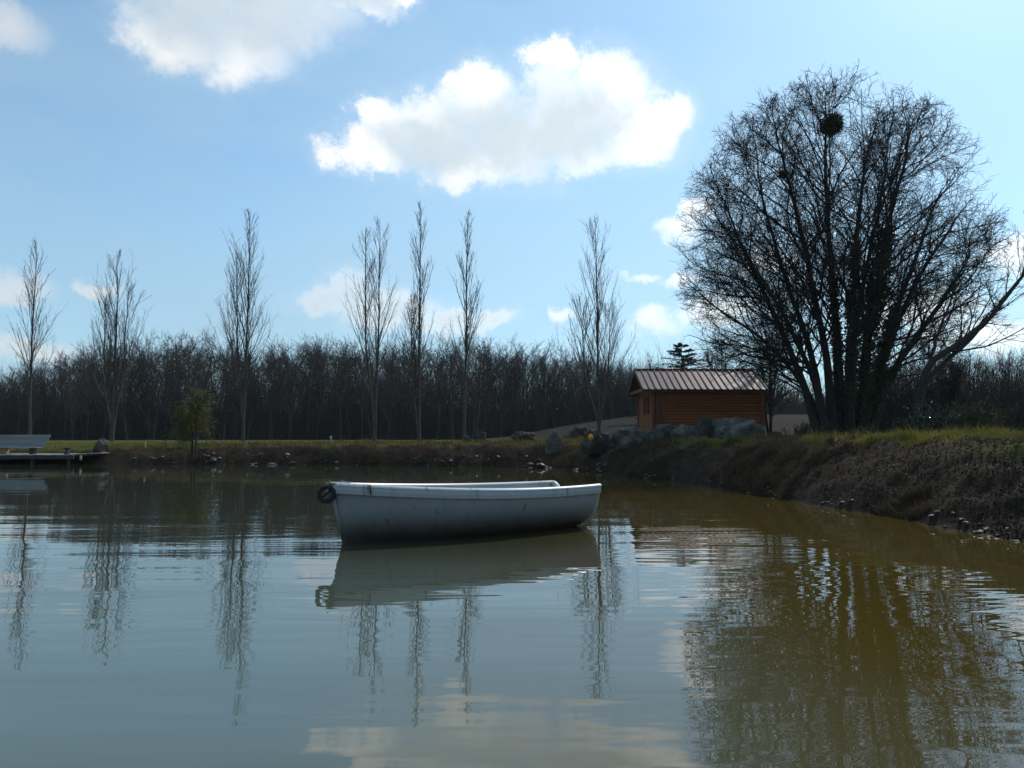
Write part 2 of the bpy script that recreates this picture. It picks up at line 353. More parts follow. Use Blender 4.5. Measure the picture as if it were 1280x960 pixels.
# water: murky pond, silt thicker in the shallows on the right
def water_mat():
    m, nt, b = mat_new('pond_water'); N = nt.nodes; L = nt.links
    geo = N.new('ShaderNodeNewGeometry'); pos = geo.outputs['Position']
    def nz(scale, stretch, detail, rot=0.0, rough=0.5, w=None):
        mp = N.new('ShaderNodeMapping'); mp.inputs['Scale'].default_value = stretch; mp.inputs['Rotation'].default_value = (0, 0, rot)
        L.new(pos, mp.inputs[0])
        n = N.new('ShaderNodeTexNoise'); n.inputs['Scale'].default_value = scale; n.inputs['Detail'].default_value = detail; n.inputs['Roughness'].default_value = rough
        L.new(mp.outputs[0], n.inputs['Vector']); return n.outputs[0]
    def ma(op, a, b_=None, c=None):
        n = N.new('ShaderNodeMath'); n.operation = op
        for i, v in enumerate((a, b_, c)):
            if v is None: continue
            if isinstance(v, (int, float)): n.inputs[i].default_value = v
            else: L.new(v, n.inputs[i])
        return n.outputs[0]
    sx = N.new('ShaderNodeSeparateXYZ'); L.new(pos, sx.inputs[0])
    silt = N.new('ShaderNodeMapRange'); silt.interpolation_type = 'SMOOTHSTEP'
    L.new(ma('ADD', sx.outputs[0], ma('MULTIPLY', nz(0.5, (1, 1, 1), 3), 2.0)), silt.inputs[0])
    silt.inputs['From Min'].default_value = -0.6; silt.inputs['From Max'].default_value = 3.4
    mx = N.new('ShaderNodeMix'); mx.data_type = 'RGBA'; L.new(silt.outputs[0], mx.inputs[0])
    nearmix = N.new('ShaderNodeMix'); nearmix.data_type = 'RGBA'; fr_ = N.new('ShaderNodeMapRange'); fr_.interpolation_type = 'SMOOTHSTEP'
    L.new(ma('ADD', sx.outputs[1], ma('MULTIPLY', nz(0.4, (1, 1, 1), 3), 3.0)), fr_.inputs[0]); fr_.inputs['From Min'].default_value = 4.0; fr_.inputs['From Max'].default_value = 11.0
    L.new(fr_.outputs[0], nearmix.inputs[0]); nearmix.inputs[6].default_value = (0.086, 0.110, 0.086, 1); nearmix.inputs[7].default_value = (0.034, 0.038, 0.023, 1)
    L.new(nearmix.outputs[2], mx.inputs[6]); mx.inputs[7].default_value = (0.066, 0.046, 0.009, 1)
    L.new(mx.outputs[2], b.inputs['Base Color'])
    b.inputs['Roughness'].default_value = 0.002; b.inputs['IOR'].default_value = 1.42; b.inputs['Specular IOR Level'].default_value = 0.5
    gust = N.new('ShaderNodeMapRange'); gust.interpolation_type = 'SMOOTHSTEP'; L.new(nz(0.16, (0.6, 1.6, 1), 3, 0.2), gust.inputs[0])
    gust.inputs['From Min'].default_value = 0.36; gust.inputs['From Max'].default_value = 0.66
    gust.inputs['To Min'].default_value = 0.55; gust.inputs['To Max'].default_value = 1.25
    bands = ma('MULTIPLY', nz(1.0, (0.45, 6.5, 1), 1, 0.05), 0.0010)
    swell = ma('MULTIPLY', nz(1.0, (0.28, 1.35, 1), 0, 0.10), 0.0105)
    chop = ma('MULTIPLY', nz(1.0, (1.25, 4.8, 1), 1, -0.08), 0.0030)
    fine = ma('MULTIPLY', nz(1.0, (3.2, 11.0, 1), 1, 0.12), 0.00050)
    # livelier water off the right bank
    rough_r = N.new('ShaderNodeMapRange'); rough_r.interpolation_type = 'SMOOTHSTEP'; L.new(sx.outputs[0], rough_r.inputs[0])
    rough_r.inputs['From Min'].default_value = 0.3; rough_r.inputs['From Max'].default_value = 2.2
    rough_r.inputs['To Min'].default_value = 0.85; rough_r.inputs['To Max'].default_value = 1.25
    calm = N.new('ShaderNodeMapRange'); calm.interpolation_type = 'SMOOTHSTEP'; L.new(sx.outputs[1], calm.inputs[0])
    calm.inputs['From Min'].default_value = 8.0; calm.inputs['From Max'].default_value = 15.0; calm.inputs['To Min'].default_value = 1.0; calm.inputs['To Max'].default_value = 0.35
    h = ma('MULTIPLY', calm.outputs[0], ma('ADD', ma('ADD', swell, bands), ma('MULTIPLY', ma('ADD', chop, fine), ma('MULTIPLY', gust.outputs[0], rough_r.outputs[0]))))
    bp = N.new('ShaderNodeBump'); bp.inputs['Strength'].default_value = 1.0; bp.inputs['Distance'].default_value = 1.0
    L.new(h, bp.inputs['Height']); L.new(bp.outputs[0], b.inputs['Normal'])
    return m
M['water'] = water_mat()

def ground_mat():
    m, nt, b = mat_new('ground_cover'); N = nt.nodes; L = nt.links
    geo = N.new('ShaderNodeNewGeometry'); pos = geo.outputs['Position']
    at_ = N.new('ShaderNodeAttribute'); at_.attribute_name = 'cover'
    sx = N.new('ShaderNodeSeparateColor'); L.new(at_.outputs['Color'], sx.inputs[0])
    def nz(scale, d=6):
        n = N.new('ShaderNodeTexNoise'); n.inputs['Scale'].default_value = scale; n.inputs['Detail'].default_value = d; n.inputs['Roughness'].default_value = 0.65
        L.new(pos, n.inputs['Vector']); return n.outputs[0]
    soil = ramp_node(nt, [(0.28, (0.014, 0.010, 0.007)), (0.5, (0.034, 0.024, 0.016)), (0.68, (0.058, 0.041, 0.028)), (0.8, (0.11, 0.083, 0.058))]); L.new(nz(5.5, 9), soil.inputs[0])
    gr = ramp_node(nt, [(0.3, (0.045, 0.055, 0.012)), (0.55, (0.085, 0.085, 0.02)), (0.75, (0.14, 0.115, 0.045))]); L.new(nz(1.2), gr.inputs[0])
    fld = ramp_node(nt, [(0.3, (0.015, 0.011, 0.009)), (0.7, (0.032, 0.023, 0.018))]); L.new(nz(0.25), fld.inputs[0])
    m1 = N.new('ShaderNodeMix'); m1.data_type = 'RGBA'; L.new(sx.outputs[0], m1.inputs[0]); L.new(soil.outputs[0], m1.inputs[6]); L.new(gr.outputs[0], m1.inputs[7])
    m2 = N.new('ShaderNodeMix'); m2.data_type = 'RGBA'; L.new(sx.outputs[1], m2.inputs[0]); L.new(m1.outputs[2], m2.inputs[6]); L.new(fld.outputs[0], m2.inputs[7])
    mw = N.new('ShaderNodeMix'); mw.data_type = 'RGBA'; mw.blend_type = 'MULTIPLY'; L.new(sx.outputs[2], mw.inputs[0]); L.new(m2.outputs[2], mw.inputs[6]); mw.inputs[7].default_value = (0.34, 0.31, 0.27, 1)
    L.new(mw.outputs[2], b.inputs['Base Color'])
    # wet margin at the waterline
    rr = N.new('ShaderNodeMapRange'); L.new(sx.outputs[2], rr.inputs[0]); rr.inputs['To Min'].default_value = 0.9; rr.inputs['To Max'].default_value = 0.7
    L.new(rr.outputs[0], b.inputs['Roughness']); sr = N.new('ShaderNodeMapRange'); L.new(sx.outputs[2], sr.inputs[0]); sr.inputs['To Min'].default_value = 0.03; sr.inputs['To Max'].default_value = 0.05; L.new(sr.outputs[0], b.inputs['Specular IOR Level'])
    bp = N.new('ShaderNodeBump'); bp.inputs['Distance'].default_value = 0.05; L.new(nz(9, 8), bp.inputs['Height']); L.new(bp.outputs[0], b.inputs['Normal'])
    return m
M['ground'] = ground_mat()

# ------------------------------------------------------------------ terrain
def wp(px, py):                       # a pixel on the water surface
    Y = F * CAM_H / (py - 547.0); return ((px - 640) / F * Y, Y)
# shore polygon with crest height and slope width at each corner
SH = [(*wp(1280, 680), 1.07, 2.7), (*wp(1200, 663), 1.07, 2.7), (*wp(1130, 649), 1.07, 2.6), (*wp(1060, 637), 1.07, 2.5),
      (*wp(1000, 628), 1.10, 2.3), (*wp(935, 618), 1.06, 1.9), (*wp(882, 607), 1.02, 1.7), (*wp(835, 601), 1.0, 2.0),
      (*wp(780, 596), 0.98, 2.2), (*wp(735, 589), 0.92, 2.0), (*wp(690, 585), 0.86, 1.8), (*wp(600, 583), 0.84, 1.6),
      (*wp(500, 582), 0.82, 1.5), (*wp(400, 581), 0.80, 1.5), (*wp(300, 580.5), 0.76, 1.6), (*wp(200, 580), 0.66, 1.7),
      (*wp(150, 580), 0.60, 1.8), (-19, 34.6, 0.55, 1.8), (-26, 35.2, 0.55, 1.8), (-33, 32, 0.6, 2), (-37, 20, 0.7, 2), (-30, 6, 0.7, 2),
      (-12, -1.5, 0.8, 2), (3, -1.5, 0.9, 2), (5.0, 2.5, 1.12, 2.5)]
SH = np.array(SH)
def shore(x, y):
    """signed distance to the shoreline (land positive), crest height, slope width"""
    x = np.asarray(x, float); y = np.asarray(y, float)
    best = np.full(x.shape, 1e9); hh = np.zeros(x.shape); ww = np.ones(x.shape)
    inside = np.zeros(x.shape, bool)
    n = len(SH)
    for i in range(n):
        a = SH[i]; b = SH[(i + 1) % n]
        ex, ey = b[0] - a[0], b[1] - a[1]
        t = np.clip(((x - a[0]) * ex + (y - a[1]) * ey) / (ex * ex + ey * ey), 0, 1)
        d = np.hypot(x - a[0] - t * ex, y - a[1] - t * ey)
        m = d < best
        best = np.where(m, d, best); hh = np.where(m, a[2] + t * (b[2] - a[2]), hh); ww = np.where(m, a[3] + t * (b[3] - a[3]), ww)
        c = (a[1] > y) != (b[1] > y)
        xi = a[0] + (y - a[1]) / (b[1] - a[1] + 1e-12) * ex
        inside ^= c & (x < xi)
    return np.where(inside, -best, best), hh, ww
def height(x, y, detail=True):
    x = np.asarray(x, float); y = np.asarray(y, float)
    s, hh, ww = shore(x, y)
    s = s + (fbm(x * 0.9, y * 0.9, 3) - 0.5) * 0.5
    t = np.clip(s / ww, -1, 1)
    prof = np.where(t > 0, 1 - (1 - np.clip(t, 0, 1)) ** 2.1, t * 0.9)
    z = hh * prof
    land = sst(0.6, 1.3, s / ww)
    # level ground behind the crest
    zl = 0.82 + 0.24 * sst(-1, 6, x) + 0.26 * np.exp(-(((x - 9.5) / 5) ** 2 + ((y - 41) / 7) ** 2))
    z = z + (zl - hh) * sst(1.0, 6.0, s / ww)
    r = np.hypot(x, y)
    ang = x / np.maximum(y, 1.0)
    z = z + np.where(y > 0, 3.0 * sst(-0.07, 0.20, ang) * sst(46, 105, y), 0)
    z = z + 8 * sst(135, 300, r)
    if detail:
        soil = 1 - land
        z = z + np.where(s > -0.3, (fbm(x * 3.1, y * 3.1, 4, 0.6) - 0.5) * (0.05 + 0.20 * soil * sst(0.0, 0.5, s)), 0)
        z = z + (fbm(x * 0.35, y * 0.35, 3) - 0.5) * 0.10 * land
    return z
def build_ground():
    front = np.radians(np.linspace(-44, 44, 600))
    back = np.radians(np.linspace(44, 316, 70))[1:-1]
    azs = np.concatenate([front, back])
    rs = np.concatenate([np.geomspace(1.2, 5, 12)[:-1], np.geomspace(5, 50, 330)[:-1], np.geomspace(50, 400, 60)[:-1], np.geomspace(400, 2400, 12)])
    A, R = np.meshgrid(azs, rs, indexing='ij')
    X = np.sin(A) * R; Y = np.cos(A) * R
    Z = height(X, Y)
    na, nr = A.shape
    idx = np.arange(na * nr).reshape(na, nr)
    i2 = np.roll(idx, -1, axis=0)
    q = np.stack([idx[:, :-1], idx[:, 1:], i2[:, 1:], i2[:, :-1]], -1).reshape(-1, 4)
    verts = np.stack([X, Y, Z], -1).reshape(-1, 3)
    # close the hub
    hub = len(verts); verts = np.vstack([verts, [[0, 0, -0.9]]])
    tr = np.stack([idx[:, 0], i2[:, 0], np.full(na, hub)], -1)
    me = arr_mesh('ground', verts, q, tr)
    x, y = verts[:, 0], verts[:, 1]
    s, hh, ww = shore(x, y)
    g = sst(0.66, 1.02, s / ww - .25 * sst(14, 19, y) * (x > 1) * (y < 38) + (fbm(x * .9, y * .9, 3) - 0.5) * 1.1)
    fld = np.maximum(sst(46, 60, y) * sst(-0.07, 0.02, x / np.maximum(y, 1)), sst(84, 92, np.hypot(x, y)))
    wet = 1 - sst(0.0, 0.18, verts[:, 2])
    ca = me.color_attributes.new('cover', 'FLOAT_COLOR', 'POINT')
    ca.data.foreach_set('color', np.stack([g, fld, wet, np.ones_like(g)], -1).astype(np.float32).ravel())
    o = link('ground', me, M['ground']); tag(o, 'grassy ground and earth banks around the pond', kind='structure')
build_ground()
w = link('pond_water', arr_mesh('pond_water', [(-45, -6, 0), (12, -6, 0), (12, 42, 0), (-45, 42, 0)], [(0, 1, 2, 3)]), M['water'])
tag(w, 'still murky pond water with ripples', kind='structure')
def gz(x, y): return float(height(np.array([x]), np.array([y]))[0])

# ------------------------------------------------------------------ tree growth
def grow(rng, P, D, L, R0, R1, n, wob=0.08, trop=0.0, tv=(0, 0, 1)):
    Mn = len(P); pts = np.zeros((Mn, n + 1, 3)); pts[:, 0] = P; d = norm(D); step = (L / n)[:, None]
    tv = np.array(tv)
    for i in range(n):
        d = norm(d + rng.normal(0, wob, (Mn, 3)) + trop * tv)
        pts[:, i + 1] = pts[:, i] + d * step
    u = np.linspace(0, 1, n + 1)[None]
    rad = R0[:, None] * (1 - u) + R1[:, None] * u
    return pts, rad
def spawn(rng, pts, rad, L, per, t0, t1, ang, ang_sd, lr, lsd=0.25, taper=0.6, rr=0.55, out_bias=None):
    """children of every branch: origin, direction, length, radius"""
    Mn, N = pts.shape[:2]; n = N - 1
    t = t0 + (t1 - t0) * (np.arange(per)[None] + rng.rand(Mn, per)) / per
    i = np.minimum((t * n).astype(int), n - 1); fr = t * n - i
    m = np.arange(Mn)[:, None]
    a = pts[m, i]; b = pts[m, i + 1]
    P = a + (b - a) * fr[..., None]
    T = norm(b - a)
    ref = rng.normal(0, 1, (Mn, per, 3))
    if out_bias is not None: ref = ref + out_bias
    side = norm(np.cross(np.cross(T, ref), T))
    an = rng.normal(ang, ang_sd, (Mn, per))[..., None]
    D = T * np.cos(an) + side * np.sin(an)
    Lc = L[:, None] * lr * (1 - taper * t) * np.exp(rng.normal(0, lsd, (Mn, per)))
    r = (rad[m, i] * (1 - fr) + rad[m, i + 1] * fr) * rr
    return P.reshape(-1, 3), D.reshape(-1, 3), Lc.ravel(), r.ravel()
def clip_env(rng, P, D, L, c, r, jit=0.08):
    """shorten branches at the crown ellipsoid"""
    c = np.array(c); r = np.array(r)
    p = (P - c) / r; d = D / r
    A = (d * d).sum(1); B = (p * d).sum(1); C = (p * p).sum(1) - 1
    disc = B * B - A * C
    t = np.where(disc > 0, (-B + np.sqrt(np.maximum(disc, 0))) / A, 0.1)
    t = np.where(C > 0, 0.12 * L, np.maximum(t, 0.12 * L))
    return np.minimum(L, t * (1 + rng.normal(0, jit, len(L))))
def tubes_arrays(groups):
    V = []; Q = []; off = 0
    for pts, rad, k in groups:
        Mn, N = pts.shape[:2]
        if Mn == 0: continue
        T = np.empty_like(pts); T[:, 1:-1] = pts[:, 2:] - pts[:, :-2]; T[:, 0] = pts[:, 1] - pts[:, 0]; T[:, -1] = pts[:, -1] - pts[:, -2]
        T = norm(T)
        ov = norm(pts[:, -1] - pts[:, 0])
        ref = np.where(np.abs(ov[:, 2:3]) > 0.8, np.array([[1.0, 0.13, 0]]), np.array([[0, 0.1, 1.0]]))[:, None, :]
        U = norm(np.cross(T, np.broadcast_to(ref, T.shape))); W = np.cross(T, U)
        a = np.arange(k) / k * 2 * np.pi
        v = pts[:, :, None] + rad[:, :, None, None] * (np.cos(a)[None, None, :, None] * U[:, :, None] + np.sin(a)[None, None, :, None] * W[:, :, None])
        idx = np.arange(Mn * N * k).reshape(Mn, N, k) + off
        j = np.roll(idx, -1, axis=2)
        q = np.stack([idx[:, :-1], j[:, :-1], j[:, 1:], idx[:, 1:]], -1).reshape(-1, 4)
        V.append(v.reshape(-1, 3)); Q.append(q); off += Mn * N * k
    return np.vstack(V), np.vstack(Q)
def tubes(name, groups):
    v, q = tubes_arrays(groups); return arr_mesh(name, v, q)
def spline(ctrl, n):
    """Catmull-Rom through control points -> n+1 points"""
    c = np.array(ctrl, float); c = np.vstack([2 * c[0] - c[1], c, 2 * c[-1] - c[-2]])
    m = len(c) - 3; out = []
    for t in np.linspace(0, m - 1e-6, n + 1):
        i = int(t); f = t - i; p0, p1, p2, p3 = c[i:i + 4]
        out.append(0.5 * ((2 * p1) + (-p0 + p2) * f + (2 * p0 - 5 * p1 + 4 * p2 - p3) * f * f + (-p0 + 3 * p1 - 3 * p2 + p3) * f ** 3))
    return np.array(out)

# ---- the big many-stemmed tree on the right bank
TD = 32.0
def big_tree():
    rng = np.random.RandomState(3)
    b = at(1058, 546, TD)
    base_z = gz(b.x, TD) - 0.1
    root = empty('oak_tree', (b.x, TD, base_z))
    tag(root, 'huge bare spreading many-stemmed tree with ivied trunks to the right of the cabin', 'tree')
    off = np.array([b.x, TD, base_z])
    paths = [  # px, py, depth offset, base radius
        ([(1024, 548, 0), (1004, 480, -.2), (966, 390, -.5), (925, 300, -.8), (893, 215, -1.0)], .19),
        ([(1032, 548, .1), (1016, 460, .3), (986, 370, .7), (950, 250, 1.2), (930, 150, 1.5)], .17),
        ([(1042, 548, 0), (1032, 440, -.5), (1010, 320, -1.2), (985, 210, -1.8), (972, 130, -2.2)], .18),
        ([(1050, 548, .2), (1046, 420, .2), (1036, 300, .3), (1034, 190, .4), (1036, 104, .4)], .20),
        ([(1062, 548, 0), (1062, 420, .6), (1066, 300, 1.4), (1078, 200, 2.0), (1092, 118, 2.4)], .20),
        ([(1078, 548, 0), (1082, 430, -.3), (1098, 330, -.9), (1120, 225, -1.5), (1138, 152, -1.9)], .22),
        ([(1084, 548, .1), (1098, 450, .4), (1132, 350, .9), (1164, 262, 1.4), (1182, 222, 1.6)], .18),
        ([(1086, 548, 0), (1112, 472, -.3), (1155, 405, -.9), (1195, 345, -1.5), (1212, 300, -1.7)], .18),
        ([(1030, 548, 0), (1010, 490, .6), (960, 430, 1.6), (900, 385, 2.5), (862, 350, 2.9)], .12),
        ([(1084, 548, .1), (1106, 440, .9), (1150, 335, 1.9), (1188, 275, 2.6), (1208, 246, 3.0)], .15),
        ([(1062, 548, 0), (1066, 440, -1.2), (1086, 340, -2.6), (1110, 240, -3.8), (1120, 180, -4.4)], .15),
        ([(1036, 548, -.1), (1012, 470, -.9), (976, 400, -2.2), (930, 330, -3.2), (902, 280, -3.8)], .14),
    ]
    NS = 18
    S = []; R = []
    for c, r in paths:
        p = spline([np.array(at(x, y, TD + dy)) for x, y, dy in c], NS)
        p[1:] += np.cumsum(rng.normal(0, 0.05, (NS, 3)), axis=0) * np.linspace(0.2, 1.0, NS)[:, None] * np.array([1, 1, .3])
        p[0, 2] = base_z - 0.15
        u = np.linspace(0, 1, NS + 1)
        rad = r * (1 - u) ** 1.15 + 0.012 + 0.10 * np.exp(-u * 14)
        S.append(p); R.append(rad)
    S = np.array(S); R = np.array(R)
    for p, r in zip(S, R):
        link('stem', tubes('stem', [((p - off)[None], r[None], 8)]), M['bark'], root)
    SL = np.linalg.norm(np.diff(S, axis=1), axis=2).sum(1)
    cen = np.array(at(1036, 325, TD)); er = np.array([6.25, 5.8, 7.5])
    gr = []
    # forks continuing the stems
    outb = (S[:, 9] - S[:, 0]) * np.array([1, 1, 0]); outb = norm(outb)[:, None, :] * 0.6
    P, D, L, r = spawn(rng, S, R, SL, 27, 0.22, 0.99, 0.68, 0.18, 0.46, 0.25, 0.58, 0.46, outb)
    L = clip_env(rng, P, D, L, cen, er, 0.04)
    r = np.clip(r, 0.012, 0.045)
    p1, r1 = grow(rng, P, D, L, r, r * 0.2 + 0.004, 12, 0.11, 0.02); gr.append((p1 - off, r1, 5)); L1 = L
    P, D, L, r = spawn(rng, p1, r1, L1, 12, 0.10, 0.98, 0.72, 0.22, 0.50, 0.28, 0.5, 0.5)
    L = np.maximum(clip_env(rng, P, D, L, cen, er * 1.015, 0.05), 0.2)
    k = rng.rand(len(L)) < np.clip(np.repeat(L1, 12) / 1.9, .12, 1); P, D, L, r = P[k], D[k], L[k], r[k]
    r = np.clip(r, 0.011, 0.022)
    p2, r2 = grow(rng, P, D, L, r, r * 0.3 + 0.003, 6, 0.19, 0.015); gr.append((p2 - off, r2, 3)); L2 = L
    P, D, L, r = spawn(rng, p2, r2, np.maximum(L2, 0.62), 7, 0.12, 1.0, 0.75, 0.25, 0.46, 0.3, 0.35, 0.6)
    L = np.clip(clip_env(rng, P, D, L, cen, er * 1.03, 0.1), 0.12, 0.9)
    k = rng.rand(len(L)) < np.clip(np.repeat(L2, 7) / 0.9, .15, 1); P, D, L, r = P[k], D[k], L[k], r[k]
    r = np.clip(r, 0.0075, 0.013)
    p3, r3 = grow(rng, P, D, L, r, r * 0.45, 3, 0.2, 0.03); gr.append((p3 - off, r3, 3)); L3 = L
    P, D, L, r = spawn(rng, p3, r3, L3, 2, 0.3, 0.95, 0.7, 0.25, 0.7, 0.3, 0.3, 0.75)
    L = np.clip(L, 0.08, 0.45)
    r = np.clip(r, 0.0055, 0.008)
    p4, r4 = grow(rng, P, D, L, r, r * 0.5, 2, 0.15, 0.02); gr.append((p4 - off, r4, 3))
    link('crown', tubes('crown', gr), M['bark_twig'], root)
    # ivy on the middle and right stems
    C = []; 
    for k, (lo, hi, wdt, cnt) in {4: (0, .50, .30, 1900), 5: (0, .60, .44, 4400), 6: (0, .42, .34, 2400), 3: (0, .40, .26, 1500), 7: (0, .30, .26, 1100), 10: (0.0, .40, .26, 1100), 9: (.0, .32, .24, 900)}.items():
        t = lo + (hi - lo) * rng.rand(cnt) ** 0.9
        i = (t * NS).astype(int); f = (t * NS - i)[:, None]
        c = S[k][i] * (1 - f) + S[k][np.minimum(i + 1, NS)] * f
        dirv = norm(rng.normal(0, 1, (cnt, 3)) * np.array([1, 1, 0.5]))
        lump = 0.45 + 0.9 * fbm(t * 14 + k * 9, np.full(cnt, k * 3.1), 3)
        C.append(c + dirv * (wdt * lump * (0.5 + 0.5 * rng.rand(cnt)))[:, None])
    C = np.vstack(C)
    link('ivy', leaf_mesh('ivy', C - off, 0.085, rng), M['ivy'], root)
    return root, S
def leaf_mesh(name, C, size, rng, aspect=0.75):
    n = len(C); a = norm(rng.normal(0, 1, (n, 3))); b = norm(np.cross(a, rng.normal(0, 1, (n, 3))))
    s = (size * (0.6 + 0.8 * rng.rand(n)))[:, None]
    v = np.stack([C - a * s, C - b * s * aspect * .6 , C + a * s, C + b * s * aspect * .6], 1)
    v[:, 1] += np.cross(a, b) * s * 0.25
    v[:, 3] += np.cross(a, b) * s * 0.25
    return arr_mesh(name, v.reshape(-1, 3), np.arange(n * 4).reshape(-1, 4), smooth=False)
big_tree()

def mistletoe(px, py, Y, r, label):
    rng = np.random.RandomState(5)
    c = at(px, py, Y)
    root = empty('mistletoe_ball', c); tag(root, label, 'mistletoe')
    n = 260; d = norm(rng.normal(0, 1, (n, 3)))
    P = d * 0.03
    p, rd = grow(rng, P, d, r * (0.8 + .45 * rng.rand(n)), np.full(n, 0.014), np.full(n, 0.006), 4, 0.16)
    link('twigs', tubes('twigs', [(p, rd, 3)]), M['mistletoe'], root)
    m = 1900; dn = norm(rng.normal(0, 1, (m, 3))); lump = 0.72 + 0.5 * fbm(dn[:, 0] * 2.2 + 7, dn[:, 2] * 2.2 + dn[:, 1], 3)
    dd = dn * (r * lump * (0.3 + 0.68 * rng.rand(m) ** 0.5))[:, None] * np.array([1, 1, .95])
    link('leaves', leaf_mesh('leaves', dd, 0.055, rng, 0.5), M['mistletoe'], root)
mistletoe(1040, 156, TD - 0.4, 0.50, 'dark round ball of mistletoe high in the big bare tree')
mistletoe(980, 218, TD - 0.6, 0.17, 'small clump of mistletoe on a left-hand limb of the big bare tree')

# ---- poplars along the far bank
def poplar(px, tip_py, base_py, Y, halfw, label, seed, stems=((0, 0, 1.0),), low=0.20, dens=1.0):
    rng = np.random.RandomState(seed)
    b = at(px, base_py, Y); z0 = gz(b.x, Y) - 0.05
    top = at(px, tip_py, Y).z; H = top - z0; hw = halfw * .84 / F * Y
    root = empty('poplar_tree', (b.x, Y, z0)); tag(root, label, 'tree', 'bare poplars along the far bank')
    gr = []
    for (dx, lean, sc) in stems:
        n = 16; p = np.zeros((n + 1, 3)); u = np.linspace(0, 1, n + 1)
        p[:, 0] = dx / F * Y * sst(0.04, 0.5, u) + lean * u * H * 0.012; p[:, 2] = u * H * sc
        p[1:, :2] += np.cumsum(rng.normal(0, 0.022, (n, 2)), axis=0)
        rad = (0.095 * (1 - u) ** 0.9 + 0.009 + 0.03 * np.exp(-u * 25)) * (0.55 + 0.45 * sc)
        link('trunk', tubes('trunk', [(p[None], rad[None], 7)]), M['poplar_bark'], root)
        S = p[None]; R = rad[None]; SL = np.array([H * sc])
        k = int(46 * dens)
        P, D, L, r = spawn(rng, S, R, SL, k, low, 0.97, 0.42, 0.09, 0.44, 0.22, 0.55, 0.40)
        # strongly upswept: keep inside the narrow crown
        t = P[:, 2] / (H * sc)
        lim = hw * (1.05 * np.clip(1 - t, 0, 1) ** 0.75 * (0.55 + 0.45 * sst(.1, .35, t)) + 0.04) / np.sin(0.27)
        L = np.minimum(L, np.maximum(lim * (0.75 + .5 * rng.rand(len(L))), 0.5)); L = np.minimum(L, (1.01 - t) * H * sc * (0.6 + .4 * rng.rand(len(L))) + 0.25)
        r = np.clip(r, 0.011, 0.030)
        p1, r1 = grow(rng, P, D, L, r, r * 0.2 + 0.004, 8, 0.024, 0.075); gr.append((p1, r1, 4))
        P, D, L, r = spawn(rng, p1, r1, L, 6, 0.15, 0.95, 0.34, 0.10, 0.50, 0.3, 0.55, 0.6)
        L = np.clip(L, 0.25, 1.9); r = np.clip(r, 0.009, 0.016)
        p2, r2 = grow(rng, P, D, L, r, r * 0.4, 4, 0.03, 0.05); gr.append((p2, r2, 3))
        P, D, L, r = spawn(rng, p2, r2, L, 2, 0.2, 0.95, 0.38, 0.15, 0.5, 0.3, 0.4, 0.8)
        L = np.clip(L, 0.12, 0.7); r = np.clip(r, 0.007, 0.010)
        p3, r3 = grow(rng, P, D, L, r, r * 0.5, 2, 0.04, 0.05); gr.append((p3, r3, 3))
    link('crown', tubes('crown', gr), M['poplar_twig'], root)
PD = 42.0
poplar(36, 304, 545, 56, 26, 'leftmost slender bare poplar rising behind the grey slatted bench', 11, dens=0.85)
poplar(140, 314, 556, 55, 34, 'bushy low-forking bare poplar beside the dark boulder at the jetty end', 12, stems=((0, 0, 1), (9, 1.2, .82), (-10, -1, .74)), dens=0.62)
poplar(304, 264, 556, 55, 32, 'tall bare poplar just right of the small yellow willow', 13, stems=((0, 0, 1), (-9, -1.5, .8)), dens=0.9)
poplar(468, 272, 552, 55, 26, 'bare poplar with two parallel stems, left of the central three', 14, stems=((5, 0, 1), (-11, -.8, .95)), dens=0.8)
poplar(524, 250, 552, 55, 25, 'tallest bare poplar, the middle one of the central three', 15, stems=((0, 0, 1), (-9, -1, .6)), dens=0.95)
poplar(580, 264, 550, 55, 25, 'bare poplar on the right of the central three, thin low down', 16, stems=((4, .4, 1),), dens=1.0, low=0.26)
poplar(749, 272, 540, 54, 38, 'lone broad bare poplar close to the left of the cabin', 17, stems=((-3, 0, 1), (-14, -2.2, .62), (10, 1.4, .6)), dens=0.75)

